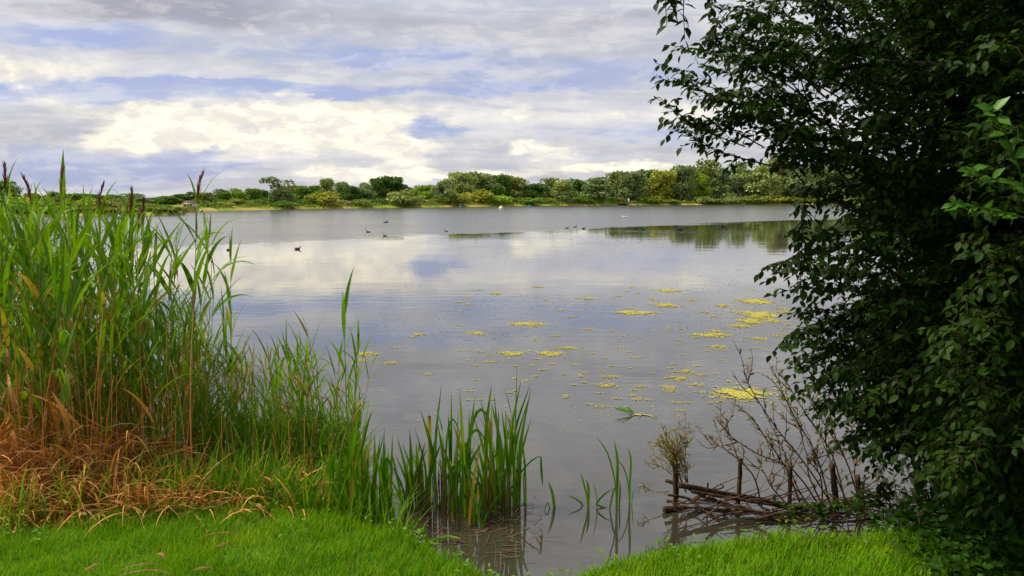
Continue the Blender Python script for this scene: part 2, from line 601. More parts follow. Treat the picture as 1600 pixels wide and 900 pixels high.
EX = np.array([-60, -6, -3.6, -2.9, -2.3, -1.9, -1.43, -1.0, -0.55, -0.19, 0.10, 0.36, 0.75, 1.10, 1.45, 1.85, 2.3, 3.0, 4.1, 60])
EY = np.array([5.2, 4.8, 4.5, 4.6, 4.95, 5.05, 4.95, 4.75, 4.50, 4.15, 3.85, 4.12, 4.36, 4.50, 4.50, 4.50, 4.62, 5.2, 6.3, 12])


def wob2(x, y):
    return (np.sin(x * 2.1 + 0.7) * np.cos(y * 1.9 + .3) + 0.5 * np.sin(x * 5.3 + y * 4.1) + .35 * np.sin(x * 9.1 - y * 7.3 + 1)) / 1.85


def ground_h(x, y):
    x, y = np.asarray(x, float), np.asarray(y, float)
    d = np.interp(x, EX, EY) - y                            # >0 on the lawn
    lawn = 0.36 + 0.035 * wob2(x, y) + 0.02 * np.clip(d, 0, 3)
    soft = np.clip((-x - 0.55) / 0.9, 0, 1)                 # 1 in the reed bed on the left
    t = np.clip((0.12 - d) / 0.42, 0, 1)
    steep = lawn - t * t * (3 - 2 * t) * (lawn + 0.30)
    gd = np.clip(-d + 0.1, 0, 5)
    gentle = lawn - np.minimum(gd * 0.55, 0.30) - np.clip(gd - 0.9, 0, 3) * 0.28
    return np.where(d > 0.12, lawn, steep * (1 - soft) + np.maximum(gentle, -0.4) * soft)


gx = np.concatenate([[-60, -40, -25, -15, -10, -7], np.arange(-5.5, 5.51, 0.07), [7, 10, 15, 25, 40, 60]])
gy = np.concatenate([[-60, -30, -15, -8, -4, -1, 1], np.arange(2, 9.01, 0.07), [9.6, 10.5, 12, 14]])
GX, GY = np.meshgrid(gx, gy)
GZ = ground_h(GX, GY)
nx, ny = len(gx), len(gy)
idx = np.arange(nx * ny).reshape(ny, nx)
gf = np.stack([idx[:-1, :-1], idx[:-1, 1:], idx[1:, 1:], idx[1:, :-1]], -1).reshape(-1, 4)
gt = np.clip((np.interp(GX, EX, EY) - GY + 0.1) * 3, 0, 1)
tag(obj('ground', mesh_np('ground', np.stack([GX, GY, GZ], -1).reshape(-1, 3), gf, M_SOIL, gt.ravel())), kind='structure')

SHORE = [(-2600, 345), (-900, 340), (-200, 338), (0, 338), (120, 337.4), (200, 337), (262, 336), (286, 335), (293, 331.5), (310, 330), (400, 328), (520, 326), (620, 324.6),
         (700, 323.6), (800, 322.2), (900, 321.2), (1000, 320.5), (1100, 320.1), (1240, 319.8), (1400, 319.5), (1800, 319), (2600, 319), (4200, 319)]
SH_PX = np.array([s[0] for s in SHORE], float)
SH_PY = np.array([s[1] for s in SHORE], float)
shv = []
prof = [(-2, -0.4), (0, 0.02), (1.5, 0.45), (12, 0.75), (60, 1.0), (300, 1.2), (3000, 1.5)]
pxs = np.unique(np.concatenate([np.linspace(-2600, 4200, 120), np.linspace(200, 330, 40)]))
for px in pxs:
    p = on(px, float(np.interp(px, SH_PX, SH_PY)))
    r = Vector((p.x, p.y, 0)).normalized()
    for k, (o_, z_) in enumerate(prof):
        w_ = 0.7 * math.sin(px * 0.13) + 0.5 * math.sin(px * 0.31 + 1) if 0 <= k < 4 else 0
        shv.append((p.x + r.x * (o_ + w_), p.y + r.y * (o_ + w_), z_))
k = len(prof)
idx = np.arange(len(shv)).reshape(-1, k)
sf = np.stack([idx[:-1, :-1], idx[1:, :-1], idx[1:, 1:], idx[:-1, 1:]], -1).reshape(-1, 4)
tag(obj('far_bank', mesh_np('far_bank', shv, sf, M_MEADOW)), kind='structure')


def shore_point(px, back):
    p = on(px, float(np.interp(px, SH_PX, SH_PY)))
    r = Vector((p.x, p.y, 0)).normalized()
    z = float(np.interp(back, [q[0] for q in prof], [q[1] for q in prof]))
    return Vector((p.x + r.x * back, p.y + r.y * back, z))


# ------------------------------------------------------------------ far trees: crowns of small leaf-clump faces round many lobes
def crown_mesh(name, lobes, nf, size, rng):
    P, D, N, S, TT = [], [], [], [], []
    tot = sum(l[3] ** 2 for l in lobes)
    for (cx, cy, cz, r, sq) in lobes:
        n = int(nf * r * r / tot)
        d = rng.normal(size=(n, 3))
        d /= np.linalg.norm(d, axis=1, keepdims=True)
        d[:, 2] = np.where(d[:, 2] < -0.55, -d[:, 2] * .6, d[:, 2])
        rr = r * (0.62 + 0.44 * rng.random(n) ** 0.6)
        p = np.array([cx, cy, cz]) + d * rr[:, None] * np.array([1, 1, sq])
        P.append(p)
        N.append(d + rng.normal(size=(n, 3)) * 0.55)
        D.append(rng.normal(size=(n, 3)) + np.array([0, 0, -.3]))
        S.append(size * (0.6 + 0.9 * rng.random(n)))
        TT.append(np.clip(0.5 + rng.normal(size=n) * 0.22 + rng.normal() * 0.1, 0.02, 0.98))
    V, Fc, tt = leaf_mass(np.vstack(P), np.vstack(D), np.vstack(N), np.concatenate(S), np.concatenate(TT), 1.9)
    return mesh_np(name, V, Fc, M_FAR, tt, smooth=False)


def lobes_for(kind, rng):
    out = []
    if kind == 'round':
        for _ in range(34):
            a, u = rng.random() * 6.28, rng.random() ** .5
            z = 0.08 + 0.78 * rng.random()
            w = 0.36 * math.sqrt(max(0.05, 1 - ((z - 0.42) / 0.58) ** 2))
            out.append((math.cos(a) * w * u, math.sin(a) * w * u, z, 0.13 + 0.08 * rng.random(), 0.8))
    elif kind == 'tall':
        for _ in range(26):
            a, u = rng.random() * 6.28, rng.random() ** .7
            z = 0.10 + 0.80 * rng.random()
            w = 0.33 * (1 - 0.62 * abs(z - 0.4) / 0.6)
            out.append((math.cos(a) * w * u, math.sin(a) * w * u, z, 0.12 + 0.08 * rng.random(), 0.8))
    elif kind == 'open':
        for _ in range(30):
            a, u = rng.random() * 6.28, rng.random() ** .5
            z = 0.06 + 0.80 * rng.random() ** .85
            w = 0.30 + 0.08 * math.sin(z * 9)
            out.append((math.cos(a) * w * u, math.sin(a) * w * u, z, 0.10 + 0.05 * rng.random(), 0.75))
    else:                                                    # bush
        for _ in range(16):
            a, u = rng.random() * 6.28, rng.random() ** .6
            z = 0.12 + 0.5 * rng.random() * (1 - 0.6 * u)
            out.append((math.cos(a) * 0.36 * u, math.sin(a) * 0.36 * u, z, 0.15 + 0.09 * rng.random(), 1.2))
    return out


PROTO = {}
for kind, cnt, nf, size in (('round', 5, 4200, 0.046), ('tall', 3, 4200, 0.046), ('open', 3, 2200, 0.042), ('bush', 5, 1500, 0.06)):
    PROTO[kind] = [crown_mesh('crown_' + kind, lobes_for(kind, RNG), nf, size, RNG) for _ in range(cnt)]


def trunk_mesh():
    a = Acc()
    a.add(*tube([(0, 0, 0), (.01, 0, .2), (0, .01, .5), (.01, 0, .85)], [.028, .022, .015, .004], 6))
    for q in range(5):
        an, z = q * 1.3, .25 + .09 * q
        a.add(*tube([(0, 0, z), (.12 * math.cos(an), .12 * math.sin(an), z + .14), (.24 * math.cos(an), .24 * math.sin(an), z + .22)], [.012, .008, .003], 5))
    return a.mesh('far_trunk', M_BARK)


TRUNK = trunk_mesh()
COLS = {'olive': (.105, .125, .020), 'grey': (.120, .155, .060), 'dark': (.045, .085, .014), 'green': (.070, .125, .014),
        'yellow': (.185, .190, .022), 'pale': (.155, .185, .055), 'brown': (.14, .14, .04), 'lime': (.13, .20, .015)}
WORDS = {'olive': 'olive green', 'grey': 'grey green', 'dark': 'dark green', 'green': 'mid green', 'yellow': 'yellow green', 'pale': 'pale silvery', 'brown': 'brownish', 'lime': 'bright green'}


def far_tree(px, top, wpx, back, kind, colr, name, label, cat, group, trunk=True):
    b = shore_point(px, back)
    dist = b.y
    ztop = at(px, top, dist).z
    h = max(0.8, ztop - b.z) * 1.08
    w = wpx / F * dist / 0.70
    o = empty(name, b - Vector((0, 0, .05)), random.uniform(0, 6.28))
    c = obj('crown', random.choice(PROTO[kind]), o)
    c.scale = (w, w, h)
    k = random.uniform(1.85, 2.4)
    c.color = (*[v * k for v in COLS[colr]], 1)
    if trunk:
        t = obj('trunk', TRUNK, o)
        t.scale = (h * .8, h * .8, h)
    return tag(o, label, cat, group)


ORD = ['first', 'second', 'third', 'fourth', 'fifth', 'sixth', 'seventh', 'eighth', 'ninth', 'tenth', 'eleventh', 'twelfth', 'thirteenth', 'fourteenth', 'fifteenth', 'sixteenth', 'seventeenth', 'eighteenth',
       'nineteenth', 'twentieth', 'twenty-first', 'twenty-second', 'twenty-third', 'twenty-fourth', 'twenty-fifth', 'twenty-sixth', 'twenty-seventh', 'twenty-eighth', 'twenty-ninth', 'thirtieth',
       'thirty-first', 'thirty-second', 'thirty-third', 'thirty-fourth', 'thirty-fifth', 'thirty-sixth', 'thirty-seventh', 'thirty-eighth', 'thirty-ninth', 'fortieth', 'forty-first', 'forty-second',
       'forty-third', 'forty-fourth', 'forty-fifth', 'forty-sixth', 'forty-seventh', 'forty-eighth', 'forty-ninth', 'fiftieth']
def ordinal(n):
    return ORD[n - 1] if n <= 50 else {71: '71st', 72: '72nd', 73: '73rd', 81: '81st', 82: '82nd', 83: '83rd', 91: '91st', 92: '92nd', 93: '93rd', 101: '101st', 102: '102nd', 103: '103rd', 51: 'fifty-first', 52: 'fifty-second', 53: 'fifty-third'}.get(n, '%dth' % n if n not in (61, 62, 63) else {61: '61st', 62: '62nd', 63: '63rd'}[n])


# px, top row, width px, metres behind the waterline, kind, colour
TREES = [(15, 284, 34, 30, 'round', 'green'), (305, 299, 26, 26, 'round', 'green'), (322, 300, 24, 18, 'round', 'olive'), (345, 297, 28, 24, 'round', 'green'),
         (368, 296, 26, 20, 'round', 'lime'), (393, 295, 30, 22, 'round', 'green'), (412, 297, 24, 30, 'round', 'dark'), (437, 274, 44, 9, 'open', 'grey'), (470, 290, 32, 20, 'round', 'olive'),
         (486, 289, 36, 14, 'round', 'green'), (512, 282, 28, 34, 'tall', 'pale'), (534, 287, 28, 26, 'tall', 'grey'), (552, 291, 30, 20, 'round', 'dark'),
         (574, 287, 30, 18, 'tall', 'grey'), (596, 278, 48, 24, 'round', 'dark'), (615, 276, 40, 20, 'round', 'dark'), (662, 290, 38, 18, 'round', 'lime'),
         (692, 282, 34, 7, 'tall', 'grey'), (722, 270, 44, 26, 'round', 'pale'), (748, 268, 50, 30, 'round', 'grey'), (774, 275, 46, 24, 'round', 'dark'), (802, 275, 48, 28, 'round', 'brown'),
         (838, 287, 38, 20, 'round', 'dark'), (866, 281, 46, 24, 'round', 'olive'), (880, 284, 36, 6, 'tall', 'pale'), (904, 281, 38, 22, 'round', 'green'),
         (936, 279, 46, 5, 'tall', 'grey'), (958, 271, 46, 22, 'round', 'olive'), (984, 268, 44, 10, 'round', 'grey'), (1010, 267, 44, 24, 'round', 'dark'), (1030, 268, 42, 14, 'round', 'yellow'),
         (1066, 263, 44, 12, 'tall', 'grey'), (1100, 254, 52, 22, 'round', 'olive'), (1098, 274, 26, 6, 'tall', 'lime'), (1128, 265, 40, 14, 'round', 'grey'), (1160, 258, 48, 16, 'round', 'grey'), (1188, 259, 52, 12, 'round', 'pale'),
         (1216, 249, 40, 20, 'tall', 'brown'), (1244, 262, 46, 12, 'round', 'grey'), (1272, 256, 46, 20, 'round', 'green'), (1304, 258, 50, 14, 'round', 'grey'),
         (1340, 260, 50, 18, 'round', 'olive'), (1380, 258, 50, 14, 'round', 'grey'), (1425, 258, 50, 18, 'round', 'green')]
SPECIAL = {437: 'tall loose grey green tree standing alone above the low wood', 15: 'green tree top behind the reeds at the very edge of the picture',
           1216: 'tall brownish topped tree where the wood meets the dark foreground tree'}
for i, (px, top, wd, back, kind, colr) in enumerate(TREES):
    far_tree(px, top, wd, back, kind, colr, 'far_tree', SPECIAL.get(px, '%s tree in the wood across the lake, %s from the left' % (WORDS[colr], ORD[i])), 'tree', 'trees along the far shore')
SKY_X = [-60, 120, 230, 280, 330, 400, 437, 500, 560, 610, 650, 720, 760, 810, 850, 900, 960, 1010, 1060, 1100, 1160, 1216, 1300, 1500]
SKY_Y = [296, 297, 300, 299, 299, 297, 292, 291, 292, 285, 292, 278, 275, 281, 290, 286, 277, 272, 270, 264, 266, 262, 264, 264]
px = -60
ROW2 = []
while px < 1620:
    ROW2.append(px)
    far_tree(px, float(np.interp(px, SKY_X, SKY_Y)) + random.uniform(3, 9), random.uniform(26, 44), random.uniform(40, 60), random.choice(['round', 'round', 'tall']),
             random.choice(['dark', 'green', 'olive', 'green', 'grey', 'dark']), 'far_tree', 'tree half hidden in the second row of the far wood, %s from the left' % ordinal(len(ROW2)), 'tree', 'second row of the far wood')
    px += random.uniform(14, 22)
BUSHES = [(507, 291, 40, 4, 'yellow'), (630, 292, 46, 3, 'pale'), (713, 299, 34, 3, 'olive'), (745, 289, 44, 8, 'yellow'), (775, 296, 42, 5, 'lime'), (560, 306, 30, 4, 'olive'), (445, 312, 40, 3, 'green'), (534, 309, 26, 6, 'brown'),
          (650, 306, 26, 9, 'olive'), (688, 303, 32, 6, 'olive'), (828, 305, 38, 4, 'green'), (800, 303, 34, 9, 'green'), (850, 303, 30, 8, 'olive'), (905, 303, 34, 6, 'green'), (965, 302, 30, 8, 'dark'), (1010, 303, 30, 5, 'lime'),
          (1040, 307, 30, 4, 'olive'), (1100, 303, 36, 4, 'pale'), (1120, 307, 26, 3, 'olive'), (1146, 304, 34, 4, 'pale'), (1175, 302, 36, 4, 'olive'), (1208, 301, 44, 4, 'yellow'),
          (1238, 303, 34, 4, 'olive'), (1270, 303, 36, 4, 'olive'), (1310, 303, 36, 4, 'pale'), (395, 313, 24, 6, 'green'), (352, 311, 26, 5, 'brown'), (328, 313, 26, 7, 'green'), (410, 308, 36, 12, 'green'), (372, 306, 34, 14, 'olive'), (340, 306, 30, 14, 'green'), (475, 306, 34, 10, 'green'), (580, 305, 40, 12, 'dark'), (612, 303, 40, 12, 'dark'), (312, 307, 26, 14, 'olive')]
BUSHES.sort()
for i, (px, top, wd, back, colr) in enumerate(BUSHES):
    far_tree(px, top, wd, back, 'bush', colr, 'shore_bush', '%s bush at the foot of the far wood, %s from the left' % (WORDS[colr], ORD[i]), 'bush', 'bushes along the far waterline', False)
PROM = [(-30, 305, 60), (10, 300, 50), (40, 303, 44), (66, 304, 40), (92, 300, 44), (118, 305, 40), (140, 302, 40), (160, 306, 36), (180, 308, 40), (204, 311, 36), (226, 314, 36), (248, 315, 34), (266, 317, 30), (280, 322, 22),
        (150, 318, 40), (190, 321, 40), (232, 323, 40), (262, 325, 30), (110, 318, 44), (70, 318, 44), (30, 317, 44)]
PROM.sort()
for i, (px, top, wd) in enumerate(PROM):
    far_tree(px, top, wd, random.uniform(1.5, 4) if top > 316 else random.uniform(6, 14), 'bush', random.choice(['green', 'olive', 'brown', 'lime', 'yellow', 'olive']), 'promontory_bush',
             'low bush on the near spit behind the tall reeds, %s from the left' % ORD[i], 'bush', 'bushes on the reed spit', False)

# grassy fringe on the far waterline
acc_b, acc_a = [], []
pxr = RNG.uniform(120, 1480, 14000)
fb = np.array([tuple(shore_point(float(p), float(b))) for p, b in zip(pxr, RNG.uniform(0.2, 7, len(pxr)))])
den = np.sin(pxr * .05) + np.sin(pxr * .13 + 1) + RNG.normal(size=len(pxr)) * .6
keep = den > -0.6
fb = fb[keep]
n = len(fb)
V, Q, stz = strips(fb, RNG.uniform(0, 6.28, n), RNG.uniform(0, .3, n), RNG.uniform(.3, 1.1, n), RNG.uniform(.4, 1.2, n) * np.interp(pxr[keep], [120, 300, 700, 1100], [.45, .5, .85, 1.1]), RNG.uniform(.1, .26, n), 2)
M_FRINGE = leaf_mat('fringe_grass', (0.15, 0.24, 0.02), (0.25, 0.27, 0.04), (0.12, 0.19, 0.02), 0.25, 0.7, grain=.2)
tag(obj('shore_grass', mesh_np('shore_grass', V, Q, M_FRINGE, np.repeat(RNG.random(n), stz))), 'pale green rushes and grass fringing the far waterline', 'grass', kind='stuff')

# hut on the far shore at the left
def box(a, x0, x1, y0, y1, z0, z1):
    v = [(x0, y0, z0), (x1, y0, z0), (x1, y1, z0), (x0, y1, z0), (x0, y0, z1), (x1, y0, z1), (x1, y1, z1), (x0, y1, z1)]
    f = [(0, 3, 2, 1), (4, 5, 6, 7), (0, 1, 5, 4), (1, 2, 6, 5), (2, 3, 7, 6), (3, 0, 4, 7)]
    a.add(v, f)


def boxmesh(name, mat, *boxes):
    a = Acc()
    for b in boxes: box(a, *b)
    return a.mesh(name, mat, smooth=False)


M_CREAMW = plain_mat('pale_board', (.62, .60, .55), .7)
M_BROWNR = wood_mat('brown_roof', (.07, .04, .03), (.16, .10, .07), 3)
M_GLASS = plain_mat('dark_window', (.03, .035, .04), .15)
hb = shore_point(297, 7)
hut = empty('lakeside_hut', hb, -.15)
hut.scale = (.7, .7, .62)
obj('wall', boxmesh('wall', M_CREAMW, (-1.3, 1.3, -1, 1, 0, 1.25)), hut)
a = Acc()
a.add([(-1.5, -1.2, 1.2), (1.5, -1.2, 1.2), (1.5, 1.2, 1.2), (-1.5, 1.2, 1.2), (-1.35, 0, 1.95), (1.35, 0, 1.95)], [(0, 1, 5, 4), (1, 2, 5, 5), (2, 3, 4, 5), (3, 0, 4, 4)])
rf = obj('roof', a.mesh('roof', M_BROWNR, False), hut)
for x in (-.75, .75):
    wf = obj('window', boxmesh('window', M_CREAMW, (x - .36, x + .36, -1.03, -1.002, .44, 1.06)), hut)
    obj('pane', boxmesh('pane', M_GLASS, (x - .3, x + .3, -1.05, -1.033, .5, 1.0)), wf)
obj('door', boxmesh('door', M_BROWNR, (-.25, .25, -1.05, -1.003, .0, 1.05)), hut)
tag(hut, 'small pale hut with a brown roof on the far shore', 'hut')

# fishing platform with a notice board and a white post
fp = shore_point(981, -1.5)
plat = empty('fishing_platform', (fp.x, fp.y, 0))
for i in range(7):
    obj('plank', boxmesh('plank', M_BROWNR, (-3.4 + i, -2.46 + i, -1.6, 1.6, .42, .52)), plat)
for x in (-3.2, 0, 3.2):
    for y in (-1.4, 1.4):
        obj('leg', boxmesh('leg', M_BROWNR, (x - .09, x + .09, y - .09, y + .09, -.5, .415)), plat)
tag(plat, 'low dark wooden platform on the far waterline', 'platform')
nb = empty('notice_board', (fp.x - 2.0, fp.y + 2.6, .5))
M_REDB = plain_mat('red_brown_board', (.22, .06, .035), .7)
for x in (-.7, .7):
    obj('post', boxmesh('post', M_REDB, (x - .09, x + .09, -.09, .09, 0, 2.1)), nb)
obj('board', boxmesh('board', M_REDB, (-.6, .6, -.05, .05, 1.0, 2.0)), nb)
tag(nb, 'red brown notice board beside the far platform', 'notice board')
wp = empty('white_post', (fp.x + .6, fp.y + 2.4, .5))
obj('shaft', boxmesh('shaft', M_CREAMW, (-.22, .22, -.22, .22, 0, 1.7)), wp)
obj('cap', boxmesh('cap', M_CREAMW, (-.3, .3, -.3, .3, 1.702, 1.85)), wp)
tag(wp, 'white post standing behind the far platform', 'post')

# ------------------------------------------------------------------ buoys
M_BLUE = plain_mat('blue_buoy', (.02, .16, .32), .4)
M_CREAMB = plain_mat('cream_buoy', (.75, .58, .40), .4)


def lathe(profile, sides=14):
    V, Q = [], []
    for r, z in profile:
        for k in range(sides):
            an = 2 * math.pi * k / sides
            V.append((r * math.cos(an), r * math.sin(an), z))
    for i in range(len(profile) - 1):
        for k in range(sides):
            a_, b_ = i * sides + k, i * sides + (k + 1) % sides
            Q.append((a_, b_, b_ + sides, a_ + sides))
    return np.array(V), np.array(Q)


def buoy(px, py, size, mat, label):
    p = on(px, py)
    o = empty('mooring_buoy', p, random.uniform(0, 6))
    a = Acc()
    a.add(*lathe([(.01, -.3), (.3, -.22), (.46, 0), (.48, .18), (.36, .42), (.16, .56), (.1, .6), (.01, .61)]))
    b = obj('float', a.mesh('float', mat), o)
    b.scale = (size,) * 3
    a = Acc()
    a.add(*tube([(.09 * math.cos(t), 0, .68 + .09 * math.sin(t)) for t in np.linspace(0, 6.28, 13)], [.025] * 13, 5, False))
    obj('ring', a.mesh('ring', mat), b)
    tag(o, label, 'buoy', 'mooring buoys on the lake')
    return o


buoy(720, 325, .8, M_BLUE, 'small blue buoy by the far shore, left of the cream one')
buoy(783, 327, 1.05, M_CREAMB, 'cream coloured buoy near the far shore')
buoy(828, 323, .75, M_BLUE, 'small blue buoy by the far shore, right of the cream one')
buoy(315, 331.5, .55, M_BLUE, 'tiny blue buoy off the hut on the far shore')
buoy(187, 342, .75, M_BLUE, 'blue buoy seen through the tall reeds')

# ------------------------------------------------------------------ water birds
def bird_mesh(path, sides=10):
    a = Acc()
    pts = [(x, 0, z) for x, z, r, w in path]
    V, Q = [], []
    n = len(path)
    for i, (x, z, r, w) in enumerate(path):
        x0, z0 = path[max(i - 1, 0)][:2]
        x1, z1 = path[min(i + 1, n - 1)][:2]
        t = Vector((x1 - x0, 0, z1 - z0)).normalized()
        u = Vector((-t.z, 0, t.x))
        for k in range(sides):
            an = 2 * math.pi * k / sides
            p = Vector((x, 0, z)) + u * r * math.cos(an) + Vector((0, 1, 0)) * w * math.sin(an)
            V.append(tuple(p))
    for i in range(n - 1):
        for k in range(sides):
            q, b = i * sides + k, i * sides + (k + 1) % sides
            Q.append((q, b, b + sides, q + sides))
    a.add(V, Q)
    return a


COOT = [(-.22, .10, .004, .01), (-.18, .09, .03, .05), (-.12, .06, .065, .085), (-.03, .05, .085, .10), (.06, .05, .08, .09), (.12, .085, .05, .055), (.14, .13, .032, .032), (.15, .17, .033, .031), (.175, .185, .036, .032), (.205, .183, .022, .02), (.22, .18, .012, .012)]
GREBE = [(-.24, .06, .004, .01), (-.18, .06, .04, .06), (-.08, .05, .07, .085), (.04, .05, .07, .08), (.12, .07, .045, .05), (.15, .13, .024, .022), (.155, .22, .019, .018), (.165, .29, .022, .02), (.185, .315, .027, .024), (.215, .31, .018, .016), (.225, .307, .01, .009)]
GULL = [(-.26, .12, .004, .012), (-.17, .10, .022, .04), (-.08, .07, .05, .06), (.02, .065, .06, .065), (.09, .085, .045, .048), (.12, .12, .03, .03), (.135, .15, .033, .03), (.16, .16, .03, .027), (.185, .155, .013, .012)]
M_COOT = plain_mat('black_plumage', (.016, .015, .017), .6)
M_DUCK = plain_mat('brown_plumage', (.09, .05, .03), .7, .5, 30)
M_GREBEM = plain_mat('grey_brown_plumage', (.10, .075, .06), .6, .4, 30)
M_WHITE = plain_mat('white_plumage', (.75, .74, .72), .6, .1)
M_BILLW = plain_mat('pale_bill', (.75, .66, .60), .5)
M_BILLY = plain_mat('orange_bill', (.6, .22, .04), .5)
M_BLUED = plain_mat('blue_grey_plumage', (.03, .12, .2), .5)


def bird(px, py, path, mat, bmat, heading, size, name, label, cat, group='birds on the lake', wings=True):
    p = on(px, py)
    o = empty(name, (p.x, p.y, -.012 * size), heading)
    b = obj('body', bird_mesh(path).mesh('body', mat), o)
    size *= .76
    b.scale = (size,) * 3
    x, z, r, w = path[-1]
    a = Acc()
    a.add(*tube([(x - .01, 0, z), (x + .03, 0, z - .006), (x + .055, 0, z - .012)], [.011, .008, .002], 6))
    obj('bill', a.mesh('bill', bmat), b)
    if wings:
        for s in (-1, 1):
            a = Acc()
            V, Q = [], []
            for i in range(6):
                t = i / 5
                for j in range(4):
                    q = j / 3
                    V.append((.07 - .26 * t, s * (.088 - .05 * t * t + .006 * math.sin(q * 3.14)), .045 + .07 * q * (1 - .45 * t) + .02 * t))
            for i in range(5):
                for j in range(3):
                    Q.append((i * 4 + j, i * 4 + j + 1, i * 4 + j + 5, i * 4 + j + 4))
            a.add(V, Q)
            obj('wing', a.mesh('wing', mat), b)
    return tag(o, label, cat, group)


bird(358, 391, COOT, M_COOT, M_BILLW, .2, .75, 'coot', 'small dark coot on the calm water nearest the tall reeds', 'bird')
bird(465, 389.5, COOT, M_DUCK, M_BILLY, .1, .9, 'duck', 'brown duck resting alone in the bright cloud reflection', 'bird')
bird(575, 363, GREBE, M_GREBEM, M_BILLY, 2.9, 1.0, 'grebe', 'long necked grebe swimming left of the other grebe', 'bird')
bird(601, 369, GREBE, M_GREBEM, M_BILLY, 2.8, .85, 'grebe', 'long necked grebe swimming right of the other grebe', 'bird')
bird(603, 348, COOT, M_BLUED, M_BILLW, .25, 1.45, 'duck', 'large blue grey duck on the rippled water beyond the grebes', 'bird')
bird(697, 362, GREBE, M_GREBEM, M_BILLY, 3.0, .8, 'grebe', 'tiny lone grebe at the edge of the rippled water', 'bird')
bird(886, 357, COOT, M_DUCK, M_BILLY, .3, .9, 'duck', 'leftmost of the four ducks beside the dark tree reflections', 'bird')
bird(899, 355, GREBE, M_GREBEM, M_BILLY, .3, .9, 'grebe', 'upright grebe between two brown ducks', 'bird')
bird(912, 357.5, COOT, M_DUCK, M_BILLY, .2, .9, 'duck', 'brown duck just right of the upright grebe', 'bird')
bird(982, 356.5, COOT, M_DUCK, M_BILLW, .1, .9, 'duck', 'duck with a pale face on the dark green reflection', 'bird')
bird(1005, 359, COOT, M_COOT, M_BILLW, 3.0, .9, 'coot', 'dark coot right of the pale faced duck', 'bird')
bird(1063, 359.5, COOT, M_COOT, M_BILLW, .4, 1.3, 'coot', 'larger black coot in front of the dark reflections', 'bird')
bird(1055, 353.5, COOT, M_COOT, M_BILLY, .4, .8, 'coot', 'tiny dark bird behind the larger black coot', 'bird')
bird(1130, 354.5, COOT, M_COOT, M_BILLW, 3.3, 1.1, 'coot', 'black coot leaving a pale wake on the dark reflection', 'bird')
bird(1184, 352, COOT, M_DUCK, M_BILLY, .2, 1.0, 'duck', 'brown duck nearest the dark foreground tree', 'bird')
bird(975, 340, GULL, M_WHITE, M_BILLY, 2.6, 1.9, 'gull', 'white gull on the rippled water before the platform', 'bird')
# ------------------------------------------------------------------ lawn grass
def gh(x, y): return float(ground_h(x, y))


def edge_y(x): return float(np.interp(x, EX, EY))


def grass_patch(n, x0, x1, y0, ylim, Ls, Ws, seed, lean=0.7):
    rng = np.random.default_rng(seed)
    x = rng.uniform(x0, x1, n)
    y = rng.uniform(y0, 7.0, n)
    e = np.interp(x, EX, EY)
    k = (y < e + ylim(x, rng)) & (np.abs(x) < y * 0.64 + np.where(x < 0, 1.2, .4))
    x, y = x[k], y[k]
    z = ground_h(x, y)
    k = z > 0.03
    x, y, z = x[k], y[k], z[k]
    n = len(x)
    cl = 0.5 + 0.5 * np.sin(x * 6.1 + 2 * np.sin(y * 3.7)) * np.cos(y * 7.3 + 1.5 * np.sin(x * 4.3))
    L = rng.uniform(*Ls, n) * (0.65 + 0.6 * cl)
    az_ = rng.uniform(0, 6.28, n) * .85 + 3.0 * np.sin(x * 1.7 + y * 2.3)
    V, Q, s = strips(np.stack([x, y, z - .005], 1), az_, rng.uniform(.0, .45, n), rng.uniform(.4, 1.0 + lean, n), L, rng.uniform(*Ws, n), 3, prof='grass')
    t = np.clip(0.15 + 0.45 * cl + .25 * np.sin(x * 2.3 + 1) * np.sin(y * 3.1) + rng.normal(size=n) * .2, .02, .98) * .5
    return V, Q, np.repeat(t, s)


Vg, Qg, Tg = grass_patch(270000, -4.6, 3.4, 3.1, lambda x, r: np.where(x > -.5, .12, .02 + .18 * r.random(len(x)) ** 2), (.028, .095), (.003, .0065), 5)
tag(obj('lawn_grass', mesh_np('lawn_grass', Vg, Qg, M_GRASS, Tg)), 'short bright green grass on the near bank', 'grass', kind='stuff')
Vg, Qg, Tg = grass_patch(9000, -3.6, 3.4, 3.1, lambda x, r: .05 + 0 * x, (.03, .09), (.003, .006), 15, 1.2)
tag(obj('dead_grass', mesh_np('dead_grass', Vg, Qg, M_OLIVE, RNG.random(len(Tg)))), 'yellowed grass blades mixed into the lawn', 'grass', kind='stuff')
# longer tufts along the water's edge and under the tree
Vg, Qg, Tg = grass_patch(16000, .25, 3.2, 4.0, lambda x, r: .16 - .0 * x, (.05, .12), (.0035, .007), 6, 1.0)
tag(obj('edge_grass', mesh_np('edge_grass', Vg, Qg, M_GRASS, Tg)), 'longer grass hanging over the bank below the dark tree', 'grass', kind='stuff')

# ------------------------------------------------------------------ reeds: prototypes with a stem and single leaves
def blade_mesh(base, azi, th0, th1, L, Wd, mat, segs=7, fold=.18, prof='leaf', roll=0.0):
    V, Q, s = strips([base], azi, th0, th1, L, Wd, segs, fold, prof, roll)
    return mesh_np('leaf', V, Q, mat, np.full(s, random.random() * .5, np.float32))


